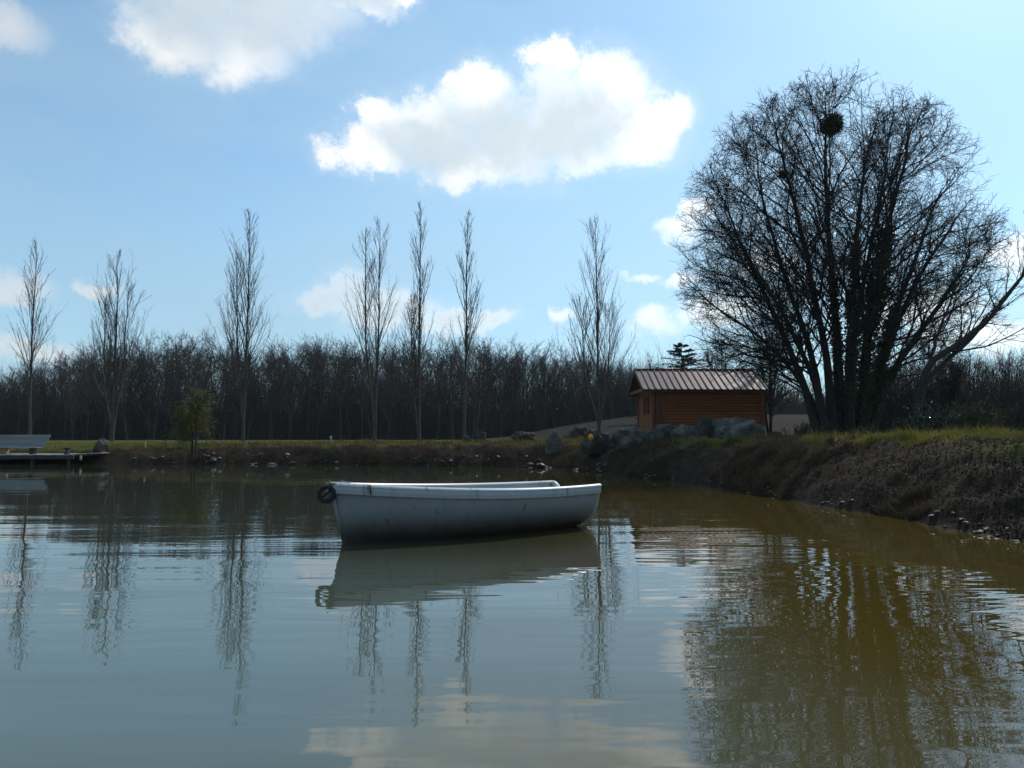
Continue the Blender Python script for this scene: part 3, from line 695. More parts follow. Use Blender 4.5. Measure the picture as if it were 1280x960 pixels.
# ---- leaning tree at the right edge
def leaning_tree():
    rng = np.random.RandomState(21); Y = 27.0
    b = at(1140, 545, Y); z0 = gz(b.x, Y) - 0.1
    root = empty('leaning_tree', (b.x, Y, z0)); tag(root, 'bare tree leaning hard to the right edge beside the big tree', 'tree')
    off = np.array([b.x, Y, z0])
    paths = [([(1140, 550, 0), (1150, 500, 0), (1162, 456, 0), (1205, 425, -.2), (1245, 388, -.4), (1290, 330, -.6), (1340, 280, -.8)], .14),
             ([(1150, 500, 0), (1163, 470, .2), (1195, 440, .5), (1235, 400, .9), (1275, 350, 1.2), (1300, 290, 1.4)], .09),
             ([(1160, 462, 0), (1172, 420, .3), (1186, 380, .6), (1196, 340, .9)], .05)]
    gr = []; NS = 14
    for c, r in paths:
        p = spline([np.array(at(x, y, Y + d)) for x, y, d in c], NS) - off
        p[2:] += rng.normal(0, 0.02, (NS - 1, 3))
        u = np.linspace(0, 1, NS + 1); rad = r * (1 - u) ** 0.8 + 0.012
        link('trunk', tubes('trunk', [(p[None], rad[None], 7)]), M['bark'], root)
        SL = np.array([np.linalg.norm(np.diff(p, axis=0), axis=1).sum()])
        P, D, L, r_ = spawn(rng, p[None], rad[None], SL, 16, 0.3, 1, 0.65, 0.2, 0.26, 0.3, 0.5, 0.42, np.array([[[0.1, 0, 0.5]]]))
        r_ = np.clip(r_, 0.01, 0.035)
        p1, r1 = grow(rng, P, D, L, r_, r_ * 0.25 + .004, 7, 0.10, 0.05); gr.append((p1, r1, 4))
        P, D, L, r_ = spawn(rng, p1, r1, L, 8, 0.15, 1, 0.6, 0.2, 0.45, 0.3, 0.5, 0.6); r_ = np.clip(r_, 0.007, 0.013)
        p2, r2 = grow(rng, P, D, L, r_, r_ * 0.4, 4, 0.12, 0.03); gr.append((p2, r2, 3))
        P, D, L, r_ = spawn(rng, p2, r2, np.maximum(L, .4), 5, 0.2, 1, 0.6, 0.2, 0.5, 0.3, 0.4, 0.7); r_ = np.clip(r_, 0.005, 0.008)
        p3, r3 = grow(rng, P, D, L, r_, r_ * 0.5, 2, 0.12, 0.02); gr.append((p3, r3, 3))
    link('crown', tubes('crown', gr), M['bark_twig'], root)
leaning_tree()

# ---- generic bare broadleaf, used for the far wood and thickets
def bare_arrays(seed, H, spread, stems=1, n1=18, n2=9, n3=5, ang=0.62, t0=0.28, r0=0.16, tw=(0.028, 0.017), lean=0.09, n4=0):
    rng = np.random.RandomState(seed)
    tr = []; gr = []
    for s in range(stems):
        d = norm(np.array([[rng.normal(0, lean), rng.normal(0, lean), 1.0]])) if stems == 1 else norm(np.array([[rng.normal(0, .22), rng.normal(0, .22), 1.0]]))
        h = H * (1 if s == 0 else 0.7 + 0.25 * rng.rand())
        P = np.array([[rng.normal(0, .1) * (stems > 1), rng.normal(0, .1) * (stems > 1), -0.15]])
        p, r = grow(rng, P, d, np.array([h * 0.93]), np.array([r0]), np.array([0.02]), 10, 0.04, 0.03)
        tr.append((p, r, 6))
        P, D, L, rr = spawn(rng, p, r, np.array([h]), n1, t0, 0.98, ang, 0.15, spread, 0.25, 0.55, 0.5)
        p1, r1 = grow(rng, P, D, L, np.clip(rr, tw[0], 0.09), np.full(len(L), tw[0] * .6), 6, 0.09, 0.06); gr.append((p1, r1, 4))
        P, D, L, rr = spawn(rng, p1, r1, L, n2, 0.15, 1, 0.6, 0.2, 0.46, 0.3, 0.5, 0.6)
        p2, r2 = grow(rng, P, D, L, np.clip(rr, tw[1] * 1.1, tw[0]), np.full(len(L), tw[1] * .7), 3, 0.12, 0.05); gr.append((p2, r2, 3))
        P, D, L, rr = spawn(rng, p2, r2, np.maximum(L, .5), n3, 0.2, 1, 0.62, 0.2, 0.5, 0.3, 0.4, 0.7)
        p3, r3 = grow(rng, P, D, L, np.full(len(L), tw[1]), np.full(len(L), tw[1] * .5), 2, 0.12, 0.04); gr.append((p3, r3, 3))
        if n4:
            P, D, L, rr = spawn(rng, p3, r3, np.maximum(L, .3), n4, 0.2, 1, 0.6, 0.2, 0.55, 0.3, 0.3, 0.8)
            p4, r4 = grow(rng, P, D, L, np.full(len(L), tw[1] * .8), np.full(len(L), tw[1] * .4), 2, 0.12, 0.03); gr.append((p4, r4, 3))
    return tr, gr

# far wood: individual trees from eight models
PROTO = []
for i in range(8):
    tr, gr = bare_arrays(100 + i, 13.0, 0.34 + 0.06 * (i % 3), 1, n1=17 + 2 * (i % 3), n2=9, n3=6, ang=0.54 + 0.07 * (i % 4), t0=0.10 + 0.09 * (i % 4), r0=0.15 + 0.02 * (i % 3), tw=(0.024, 0.0125))
    PROTO.append((tubes('trunk', tr), tubes('crown', gr)))
TOPLINE = [(-120, 462), (0, 462), (60, 445), (100, 434), (150, 424), (200, 416), (260, 420), (320, 432), (400, 422), (480, 428), (560, 426),
           (620, 424), (680, 432), (740, 438), (800, 452), (840, 455), (900, 452), (980, 455), (1060, 450), (1140, 440), (1220, 436), (1280, 432), (1400, 430)]
tx = np.array([a for a, _ in TOPLINE]); ty = np.array([b for _, b in TOPLINE])
rw = random.Random(4)
def wood_tree(px, Y, hs, label, group):
    topy = float(np.interp(px, tx, ty)) + 9; X = (px - 640) / F * Y
    z0 = gz(X, Y); top = CAM_H + (547 - topy) / F * Y
    H = max(5.0, (top - z0) * hs)
    k = rw.randrange(len(PROTO)); sc = H / 13.0
    o = empty('woodland_tree', (X, Y, z0 - 0.1), rw.random() * 6.283); o.scale = (sc * rw.uniform(.8, 1.35), sc * rw.uniform(.8, 1.35), sc)
    tag(o, label, 'tree', group)
    for nm, me in zip(('trunk', 'crown'), PROTO[k]):
        c = bpy.data.objects.new(nm, me); c.parent = o; col.objects.link(c)
        if not me.materials: me.materials.append(M['wood_tree'])
WL_ = 'dark bare tree packed among the others in the wood beyond the far bank'
rows = [(92, 24, .78, 1.0), (97, 24, .82, 1.04), (103, 23, .95, 1.05), (110, 22, .95, 1.06), (118, 20, .95, 1.05), (127, 19, .9, 1.03)]
for (Y, step, lo, hi) in rows:
    px = -60 + rw.uniform(0, step)
    while px < 835:
        yy = Y + rw.uniform(-3.5, 3.5) + (12 if px > 600 else 0)
        wood_tree(px, yy, rw.uniform(lo, hi) * (0.88 if rw.random() < .2 else 1), WL_, 'trees of the wood beyond the far bank')
        px += step * rw.uniform(.6, 1.4)
WR_ = 'dark bare tree in the low wood behind the big tree and cabin'
for (Y, step, lo, hi) in [(108, 34, .85, 1.0), (120, 34, .85, 1.03)]:
    px = 838
    while px < 1100:
        wood_tree(px, Y + rw.uniform(-4, 4), rw.uniform(lo, hi), WR_, 'trees of the wood behind the big tree'); px += step * rw.uniform(.6, 1.4)
WE_ = 'dark bare thicket tree at the right edge behind the leaning tree'
for (Y, step, lo, hi) in [(52, 34, .7, .95), (60, 32, .8, 1.0), (70, 30, .85, 1.03), (84, 26, .85, 1.03), (98, 24, .9, 1.04)]:
    px = 1105
    while px < 1350:
        wood_tree(px, Y + rw.uniform(-3, 3), rw.uniform(lo, hi), WE_, 'thicket trees at the right edge'); px += step * rw.uniform(.6, 1.4)

def undergrowth(name, label, n, pxr, Yr, hr, mat, seed, rad=0.03):
    rng = np.random.RandomState(seed)
    px = rng.uniform(*pxr, n); Y = rng.uniform(*Yr, n) + np.where(px > 600, 8, 0) * (Yr[0] > 80); X = (px - 640) / F * Y
    z = height(X, Y, False)
    clump = 0.35 + 0.65 * sst(.3, .7, fbm(X * .12, Y * .12, 3))
    P = np.stack([X, Y, z - .1], -1); D = np.stack([rng.normal(0, .22, n), rng.normal(0, .22, n), np.ones(n)], -1)
    L = rng.uniform(*hr, n) * clump
    p, r = grow(rng, P, D, L, np.full(n, rad), np.full(n, rad * .3), 3, .1, .02)
    P2, D2, L2, r2 = spawn(rng, p, r, L, 4, .25, 1, .5, .2, .4, .3, .4, .7)
    p2, r2 = grow(rng, P2, D2, L2, r2, r2 * .4, 2, .12, .05)
    o = link(name, tubes(name, [(p, r, 3), (p2, r2, 3)]), mat); tag(o, label, 'undergrowth', kind='stuff')
undergrowth('woodland_undergrowth', 'dark tangle of saplings and brush filling the floor of the wood', 19000, (-80, 860), (98, 146), (3.5, 10.5), M['wood_tree'], 31, .035)
undergrowth('hedge_undergrowth', 'dark brambly undergrowth under the trees at the right edge', 6500, (1090, 1340), (38, 90), (1.6, 5.0), M['wood_tree'], 32, .022)
undergrowth('field_edge_brush', 'low bluish brush along the edge of the field behind the big tree', 4200, (840, 1110), (106, 128), (2, 7), M['wood_tree'], 33, .05)

# thicket trees right behind the cabin
def single_bare(name, px, Y, H, spread, stems, seed, label, mat, **k):
    X = (px - 640) / F * Y; z0 = gz(X, Y)
    tr, gr = bare_arrays(seed, H, spread, stems, **k)
    root = empty(name, (X, Y, z0)); tag(root, label, 'tree')
    for g in tr: link('trunk', tubes('trunk', [g]), M['bark'], root)
    link('crown', tubes('crown', gr), mat, root)
single_bare('bare_tree', 962, 44, 6.6, 0.34, 3, 41, 'slim bare many-branched tree against the right end of the cabin', M['bark_twig'], n1=18, n2=9, n3=5, t0=.2, r0=.085, tw=(.016, .008), n4=2)
single_bare('bare_tree', 905, 52, 6.2, 0.40, 2, 42, 'low bare tree showing above the cabin roof', M['bark_twig'], n1=18, n2=9, n3=5, t0=.3, r0=.08, tw=(.018, .009), n4=2)
single_bare('bare_tree', 800, 62, 5.4, 0.36, 2, 43, 'small bare tree behind the left gable of the cabin', M['bark_twig'], n1=16, n2=8, n3=5, t0=.3, r0=.08, tw=(.018, .010))
single_bare('bare_tree', 1188, 36, 4.2, 0.42, 3, 44, 'short bushy bare tree behind the leaning trunk', M['bark_twig'], n1=16, n2=9, n3=5, t0=.15, r0=.06, tw=(.014, .007), n4=2)

# ---- fir
def fir(px, top_py, Y, label):
    rng = np.random.RandomState(8)
    X = (px - 640) / F * Y; z0 = gz(X, Y); H = at(px, top_py, Y).z - z0
    root = empty('fir_tree', (X, Y, z0)); tag(root, label, 'tree')
    p, r = grow(rng, np.array([[0, 0, -.1]]), np.array([[0, 0, 1.]]), np.array([H]), np.array([.12]), np.array([.012]), 8, .005)
    link('trunk', tubes('trunk', [(p, r, 6)]), M['bark'], root)
    n = 180; t = (np.arange(n) // 10 + .5 * rng.rand(n)) / 18.4; a = rng.rand(n) * 6.283
    P = np.stack([np.zeros(n), np.zeros(n), t * H * .97 + .1], -1); L = (1 - t) ** .9 * H * .74 * rng.uniform(.6, 1.1, n) + .10
    D = np.stack([np.cos(a), np.sin(a), .05 + .25 * t], -1)
    p1, r1 = grow(rng, P, D, L, np.full(n, .035), np.full(n, .01), 5, .04, -.02)
    P, D, L2, r2 = spawn(rng, p1, r1, L, 9, .15, 1, .7, .1, .34, .2, .6, .6)
    D[:, 2] = D[:, 2] * .3 - .12; p2, r2 = grow(rng, P, D, L2, np.full(len(L2), .022), np.full(len(L2), .008), 3, .05)
    P, D, L3, r3 = spawn(rng, p2, r2, L2, 12, 0, 1, .7, .2, .1, .2, 0, .6); L3 = np.full(len(L3), .11)
    p3, r3 = grow(rng, P, D, L3, np.full(len(L3), .016), np.full(len(L3), .004), 1, .05)
    link('crown', tubes('crown', [(p1, r1, 3), (p2, r2, 3), (p3, r3, 3)]), M['needle'], root)
fir(853, 424, 56, 'dark fir tree with its top showing above the cabin roof')

# ---- weeping willow by the water
def willow():
    rng = np.random.RandomState(9); Y = 33.2
    b = at(240, 572, Y); z0 = gz(b.x, Y)
    root = empty('willow_tree', (b.x, Y, z0 - .1)); tag(root, 'small weeping willow with yellow twigs at the water\'s edge', 'tree')
    H = at(240, 488, Y).z - z0
    p, r = grow(rng, np.array([[0, 0, 0.]]), np.array([[0.02, 0, 1.]]), np.array([H * .8]), np.array([.07]), np.array([.03]), 8, .03)
    link('trunk', tubes('trunk', [(p, r, 6)]), M['bark'], root)
    P, D, L, rr = spawn(rng, p, r, np.array([H]), 26, .30, 1, .55, .2, .26, .2, .3, .5)
    p1, r1 = grow(rng, P, D, L, np.clip(rr, .012, .03), np.full(len(L), .008), 6, .10, .0)
    P, D, L, rr = spawn(rng, p1, r1, L, 12, .1, 1, .7, .3, .9, .35, .2, .6); L = np.clip(L, .3, 1.1)
    p2, r2 = grow(rng, P, D, L, np.full(len(L), .010), np.full(len(L), .006), 8, .13, -.14)
    P, D, L, rr = spawn(rng, p2, r2, L, 4, .1, .8, .4, .2, .5, .3, .2, .9)
    p3, r3 = grow(rng, P, D, L, np.full(len(L), .008), np.full(len(L), .005), 4, .13, -.18)
    link('crown', tubes('crown', [(p1, r1, 4), (p2, r2, 3), (p3, r3, 3)]), M['willow_twig'], root)
    c = at(245, 552, Y - .1)
    me = tubes('willow_stake', [(np.array([[[0, 0, -.7], [0.01, 0, .2], [.02, 0, .6]]]), np.array([[.04, .04, .036]]), 8)])
    o = link('tree_stake', me, M['dark_post'], loc=c); tag(o, 'dark support stake driven in beside the yellow willow', 'stake')
willow()

# ------------------------------------------------------------------ cabin
def cabin():
    Y0 = 39.9; X0, X1 = 7.07, 12.58; DEP = 4.0; ZB = gz(9.5, 40) - 0.12
    root = empty('log_cabin', ((X0 + X1) / 2, Y0, ZB), math.radians(1.2))
    tag(root, 'small reddish-brown plank cabin with a striped sheet-metal roof behind boulders', 'cabin')
    hw = (X1 - X0) / 2; ZE = at(870, 488, Y0).z - ZB; WH = ZE - 0.02
    nb = 17; ph = WH / nb
    # dark core behind the planks closes the joints
    box('wall_core', (0, DEP / 2, WH / 2, 2 * hw - .10, DEP - .10, WH - .01), M['dark_trim'], root)
    front = boxes_mesh('plank', [(0, 0, 0, 2 * hw - .64, .07, ph - .018)], .024)
    for i in range(nb):
        o = link('plank', front, M['plank'], root, (.26, .0 + rw.uniform(-.004, .004), ph * (i + .5)))
    short = boxes_mesh('plank', [(0, 0, 0, .05, DEP - .26, ph - .016)], .012)
    hp = [boxes_mesh('plank', [(0, 0, 0, .05, l, ph - .016)], .012) for l in (.62, 1.45)]
    wz0, wz1 = WH * .48, WH * .90      # window band on the left gable
    for i in range(nb):
        z = ph * (i + .5)
        if wz0 < z < wz1:
            link('plank', hp[0], M['plank'], root, (-hw, .45, z)); link('plank', hp[1], M['plank'], root, (-hw, 3.1, z))
            link('plank', boxes_mesh('plank', [(0, 0, 0, .05, .28, ph - .016)], .012), M['plank'], root, (-hw, 1.58, z))
        else:
            link('plank', short, M['plank'], root, (-hw, DEP / 2, z))
        link('plank', short, M['plank'], root, (hw, DEP / 2, z))
        link('plank', front, M['plank'], root, (.0, DEP, z))
    for (yy, w) in ((1.08, .56), (2.05, .58)):
        f = link('window', boxes_mesh('window', [(-hw - .02, yy, (wz0 + wz1) / 2 + s * (wz1 - wz0) / 2, .07, w + .08, .06) for s in (-1, 1)] +
                                      [(-hw - .02, yy + s * (w / 2 + .01), (wz0 + wz1) / 2, .066, .06, wz1 - wz0 - .06) for s in (-1, 1)]), M['plank_trim'], root)
        link('pane', boxes_mesh('pane', [(-hw + .02, yy, (wz0 + wz1) / 2, .02, w - .04, wz1 - wz0 - .06)]), M['glass'], f)
        link('muntin', boxes_mesh('muntin', [(-hw - .01, yy, (wz0 + wz1) / 2, .03, .03, wz1 - wz0 - .06)]), M['plank_trim'], f)
    for (x, y) in ((-hw, 0), (hw, 0), (-hw, DEP), (hw, DEP)):
        box('corner_post', (x, y, WH / 2, .16, .16, WH), M['plank_trim'], root, .01)
    for x in (-hw + .20, -hw + .35, -hw + .50):           # upright boards left of the plank wall
        box('upright_board', (x, -.008, WH / 2, .135, .055, WH - .02), M['plank_trim'], root, .006)
    # roof
    RL, RR = -hw - .56, hw + .16; OV = .34; RH = at(870, 463, Y0 + DEP / 2).z - ZB - ZE
    sl = math.atan2(RH, DEP / 2 + OV); run = math.hypot(RH, DEP / 2 + OV)
    np_ = 19; pw = (RR - RL) / np_
    for side in (1, -1):
        mat_r = Matrix.Rotation(sl * side, 3, 'X')
        cy = DEP / 2 - side * (DEP / 4 + OV / 2); cz = ZE + RH / 2 + .03
        pm = boxes_mesh('roof_panel', [(0, 0, 0, pw - .035, run, .012, mat_r)])
        rm = boxes_mesh('roof_rib', [(0, 0, 0, .075, run + .01, .07, mat_r)], .012)
        for i in range(np_):
            x = RL + pw * (i + .5)
            o = link('roof_panel', pm, M['roof'], root, (x, cy, cz)); o.rotation_euler = (rw.uniform(-.006, .006), rw.uniform(-.02, .02), 0)
        for i in range(np_ + 1):
            link('roof_rib', rm, M['rib'], root, (RL + pw * i, cy, cz + .018))
        box('fascia', (0 + (RL + RR) / 2, DEP / 2 - side * (DEP / 2 + OV), ZE - .035, RR - RL + .02, .03, .15), M['dark_trim'], root)
        for xx in (RL - .012, RR + .012):
            box('barge_board', (xx, cy, cz - .09, .028, run, .18, mat_r), M['dark_trim'], root)
        box('roof_deck', ((RL + RR) / 2, cy, cz - .045, RR - RL - .01, run - .03, .04, mat_r), M['plank_trim'], root)
    box('ridge_cap', ((RL + RR) / 2, DEP / 2, ZE + RH + .055, RR - RL + .03, .22, .05), M['roof'], root, .015)
    # gable boards
    for gx in (-hw, hw):
        n = 7
        for i in range(n):
            f0 = i / n; f1 = (i + 1) / n; wmid = DEP * (1 - f1)
            v = [(-.025, -DEP / 2 * (1 - f0), 0), (.025, -DEP / 2 * (1 - f0), 0), (.025, DEP / 2 * (1 - f0), 0), (-.025, DEP / 2 * (1 - f0), 0)]
            hgt = RH * .86 / n - .012
            v += [(a, math.copysign(max(abs(b_) - DEP / 2 / n, 0.01), b_), hgt) for a, b_, _ in v]
            me = bpy.data.meshes.new('gable_board'); me.from_pydata(v, [], [(3, 2, 1, 0), (4, 5, 6, 7), (0, 1, 5, 4), (1, 2, 6, 5), (2, 3, 7, 6), (3, 0, 4, 7)])
            link('gable_board', me, M['plank'], root, (gx, DEP / 2, ZE + RH * .86 * f0))
    box('tie_beam', (RL + .10, DEP / 2, ZE + .03, .10, DEP + .2, .16), M['plank_trim'], root)
cabin()

# ------------------------------------------------------------------ boulders, stones
def rock(name, px, base_py, Y, w, h, label, mat, seed, depth=None, cat='boulder', group=None, sharp=0.28, zoff=0.0, sub=4, rot=None):
    """w,h in pixels of the photograph at that distance"""
    X = (px - 640) / F * Y; z = gz(X, Y)
    if base_py is not None: z = at(px, base_py, Y).z
    sx = w / F * Y / 2; sz = h / F * Y; sy = (depth or w * .8) / F * Y / 2
    bm = bmesh.new(); bmesh.ops.create_icosphere(bm, subdivisions=sub, radius=1.0)
    o3 = Vector((seed * 3.7, seed * 1.3, seed * 5.1))
    rr = random.Random(seed)
    planes = [(Vector((rr.gauss(0, 1), rr.gauss(0, 1), rr.gauss(0.2, .8))).normalized(), rr.uniform(.60, .9)) for _ in range(11)]
    for v in bm.verts:
        p = v.co.copy()
        for n, d in planes:                      # chip flat faces
            e = p.dot(n) - d
            if e > 0: p -= n * e * .97
        k = 1 + sharp * (mnoise.fractal(p * 1.3 + o3, 0.6, 2.1, 6)) * 1.15
        p *= k
        v.co = Vector((p.x * sx, p.y * sy, max(p.z, -.5) * sz * .92 + sz * .22))
    me = bpy.data.meshes.new(name); bm.to_mesh(me); bm.free()
    for pl in me.polygons: pl.use_smooth = True
    o = link(name, me, mat, loc=(X, Y, z)); o.rotation_euler = (0, 0, rot if rot is not None else rr.uniform(-.3, .3))
    tag(o, label, cat, group); return o
B = 'boulders around the cabin and bank'
rock('boulder', 790, 556, 25.5, 46, 20, 'rounded grey boulder at the left foot of the cabin', M['stone'], 1, group=B)
rock('boulder', 830, 554, 25.0, 40, 20, 'low bluish grey boulder in front of the cabin corner, second in the row', M['stone'], 2, group=B)
rock('boulder', 856, 556, 24.4, 36, 22, 'dull grey boulder in the middle of the row below the cabin', M['stone'], 3, group=B)
rock('boulder', 884, 553, 25.2, 40, 29, 'dark upright boulder pressed against the biggest boulder', M['stone_dark'], 4, group=B)
rock('boulder', 926, 556, 24.0, 82, 33, 'biggest boulder, broad pale grey, below the right half of the cabin', M['stone'], 5, depth=60, group=B)
rock('boulder', 967, 553, 24.4, 34, 12, 'flat brownish boulder at the right end of the row', M['stone_dark'], 6, group=B)
rock('boulder', 902, 560, 23.2, 36, 16, 'low dark boulder half sunk in front of the biggest boulder', M['stone_dark'], 16, group=B)
rock('boulder', 692, 562, 29.0, 24, 21, 'pale pointed boulder on the grass to the left of the yellow ball', M['stone'], 7, group=B, sharp=.2)
rock('boulder', 746, 562, 27.0, 40, 26, 'dark reddish boulder beside the yellow ball', M['stone_dark'], 8, group=B)
rock('boulder', 722, 551, 40, 36, 17, 'dark long boulder lying behind the yellow ball', M['stone_dark'], 9, group=B)
rock('boulder', 656, 551, 42, 34, 10, 'low dark boulder on the meadow behind the pale pointed boulder', M['stone_dark'], 10, group=B)
rock('boulder', 600, 553, 40, 18, 12, 'small dark pointed boulder on the far bank right of the poplars', M['stone_dark'], 11, group=B)
rock('boulder', 584, 554, 40, 14, 8, 'smallest grey boulder on the far bank right of the poplars', M['stone'], 12, group=B)
rock('boulder', 127, 566, 34.5, 19, 16, 'dark rounded boulder at the end of the jetty', M['stone'], 13, group=B)
rock('boulder', 780, 551, 33, 30, 9, 'flat stony lump in the weeds left of the cabin wall', M['stone_dark'], 14, group=B)
# stones along the waterline: each its own object, few models
stone_models = []
for k in range(7):
    bm = bmesh.new(); bmesh.ops.create_icosphere(bm, subdivisions=2, radius=1.0)
    rr = random.Random(60 + k); o3 = Vector((k * 4.1, 2.2, k))
    pls = [(Vector((rr.gauss(0, 1), rr.gauss(0, 1), rr.gauss(0, 1))).normalized(), rr.uniform(.6, .85)) for _ in range(6)]
    for v in bm.verts:
        p = v.co.copy()
        for n, d in pls:
            e = p.dot(n) - d
            if e > 0: p -= n * e * .9
        v.co = p * (1 + .25 * mnoise.noise(p * 1.7 + o3)); v.co.z *= .62
    me = bpy.data.meshes.new('shore_stone'); bm.to_mesh(me); bm.free()
    me.materials.append(M['pebble']); stone_models.append(me)
def shore_stones():
    rr = random.Random(12); cnt = 0
    seg = [(i, i + 1) for i in range(len(SH) - 1)]
    tries = 0
    while cnt < 130 and tries < 5000:
        tries += 1
        px = rr.uniform(150, 760) if rr.random() < .72 else rr.uniform(760, 1290)
        # shoreline point at this bearing
        ang = (px - 640) / F; best = None
        for i, j in seg[:18]:
            a, b = SH[i], SH[j]
            ra, rb = a[0] / a[1], b[0] / b[1]
            if min(ra, rb) <= ang <= max(ra, rb) and abs(ra - rb) > 1e-6:
                t = (ang - ra) / (rb - ra); best = (a[1] + t * (b[1] - a[1]))
        if best is None: continue
        big = px < 760
        y = best + (abs(rr.gauss(0, .8)) - .1 if big else abs(rr.gauss(0, .25)) - .1)
        x = ang * y; z = gz(x, y)
        if z < -.08 or z > .42: continue
        s = rr.uniform(.03, .10) * (1.9 if rr.random() < .12 else 1) if big else rr.uniform(.015, .05)
        o = bpy.data.objects.new('shore_stone', rr.choice(stone_models)); col.objects.link(o)
        o.location = (x, y, z + s * .15); o.scale = (s * rr.uniform(.9, 1.7), s, s * rr.uniform(.7, 1.1)); o.rotation_euler = (rr.uniform(-.3, .3), rr.uniform(-.3, .3), rr.uniform(0, 6.28))
        if big: tag(o, 'small stone lying at the waterline of the far bank', 'stone', 'stones along the far waterline')
        else: tag(o, 'small wet stone at the foot of the right-hand earth bank', 'stone', 'stones along the right bank')
        cnt += 1
shore_stones()

# ------------------------------------------------------------------ small things on the banks
def post(name, px, top_py, Y, r, mat, label, cat='post', group=None, lean=0.0):
    X = (px - 640) / F * Y; z0 = gz(X, Y); top = at(px, top_py, Y).z; h = max(top - z0, .15)
    me = tubes(name, [(np.array([[[0, 0, -.2], [lean * .5, 0, h * .5], [lean, 0, h], [lean, 0, h + .004]]]), np.array([[r, r, r * .92, r * .3]]), 8)])
    o = link(name, me, mat, loc=(X, Y, z0)); tag(o, label, cat, group)
post('wooden_post', 719, 530, 38, .035, M['dark_post'], 'thin dark post in front of the long dark boulder behind the yellow ball')
post('wooden_stake', 414, 545, 36.5, .05, M['pale_post'], 'short pale stake on the far bank left of the central poplars', 'stake')
post('wooden_stake', 1048, 541, 20, .025, M['dark_post'], 'short dark stake on the right bank under the big tree', 'stake')
post('wooden_stake', 1096, 541, 18, .018, M['dark_post'], 'thin dark stake on the right bank, left of a close pair', 'stake')
post('wooden_stake', 1111, 542, 17, .016, M['dark_post'], 'thinnest dark stake on the right bank, right of a close pair', 'stake')
post('wooden_stake', 183, 553, 36, .035, M['pale_post'], 'pale stub of a stake on the bank right of the jetty', 'stake')
# yellow ball
me = bpy.data.meshes.new('yellow_ball'); bm = bmesh.new()
bmesh.ops.create_uvsphere(bm, u_segments=24, v_segments=14, radius=.095)
for v in bm.verts:
    if v.co.z < -.075: v.co.x *= .8; v.co.y *= .8
bmesh.ops.create_cone(bm, cap_ends=True, segments=12, radius1=.022, radius2=.014, depth=.05, matrix=Matrix.Translation((0, 0, .105)))
bm.to_mesh(me); bm.free()
for pl in me.polygons: pl.use_smooth = True
o = link('yellow_ball', me, M['yellow'], loc=at(738.5, 546.5, 26.0)); tag(o, 'bright yellow-orange ball float at the left side of the dark reddish boulder', 'ball')

# ------------------------------------------------------------------ jetty, bench
def jetty():
    zt = .40; Y0, Y1 = 33.0, 36.2; X1 = at(92, 568, 33).x; X0 = -25.0
    root = empty('wooden_jetty', ((X0 + X1) / 2, Y0, 0)); tag(root, 'low weathered plank jetty reaching over the water at the left edge', 'jetty')
    ox = (X0 + X1) / 2
    n = 46; bw = (X1 - X0) / n
    me = boxes_mesh('deck_board', [(0, 0, 0, bw - .012, Y1 - Y0, .04)], .004)
    for i in range(n):
        link('deck_board', me, M['deck'], root, (X0 + bw * (i + .5) - ox, (Y1 - Y0) / 2, zt - .02 + rw.uniform(-.004, .004)))
    box('edge_beam', (0, .02, zt - .115, X1 - X0, .08, .145), M['pile'], root)
    box('edge_beam', (0, (Y1 - Y0) - .3, zt - .115, X1 - X0, .08, .145), M['pile'], root)
    for x in np.linspace(X0 + .6, X1 - .25, 5):
        for y in (.12, 2.2):
            link('pile', tubes('pile', [(np.array([[[0, 0, -1.0], [0, 0, zt - .05]]]), np.array([[.075, .07]]), 8)]), M['pile'], root, (x - ox, y, 0))
    # gangway to the bank
    g0 = at(94, 568, 33.4); g1 = at(134, 566.5, 34.4)
    gr = empty('gangway', ((g0.x + g1.x) / 2, 33.9, 0)); tag(gr, 'narrow plank gangway joining the jetty to the bank by the dark boulder', 'gangway')
    n = 10
    for i in range(n):
        t = (i + .5) / n; p = g0.lerp(g1, t)
        box('deck_board', (p.x - gr.location.x, p.y - 33.9, .40 + .05 * t, (g1.x - g0.x) / n - .012, 1.0, .035), M['deck'], gr)
    for s in (-.4, .4):
        a = Vector((g0.x - gr.location.x, g0.y - 33.9 + s, .34)); b_ = Vector((g1.x - gr.location.x, g1.y - 33.9 + s, .39))
        link('bearer', tubes('bearer', [(np.array([[a, b_]]), np.array([[.05, .05]]), 4)]), M['pile'], gr)
    # hanging fender
    p = at(101, 571, 32.9)
    me = tubes('fender', [(np.array([[[0, 0, .06], [0, 0, .05], [0, 0, .02], [0, 0, -.12], [0, 0, -.15]]]), np.array([[.01, .03, .045, .045, .02]]), 10)])
    o = link('dock_fender', me, M['pale_post'], loc=p); tag(o, 'small pale fender hanging from the jetty edge', 'fender')
    # bollard
    p = at(83.5, 568, 33.5)
    b_ = empty('mooring_bollard', (p.x, 33.5, zt)); tag(b_, 'dark T-shaped mooring bollard on the jetty right of the bench', 'bollard')
    link('shaft', tubes('shaft', [(np.array([[[0, 0, 0], [0, 0, .04], [0, 0, .06], [0, 0, .22]]]), np.array([[.11, .11, .065, .06]]), 12)]), M['rubber'], b_)
    link('cap', boxes_mesh('cap', [(0, 0, .25, .30, .12, .06)], .02), M['rubber'], b_)
jetty()
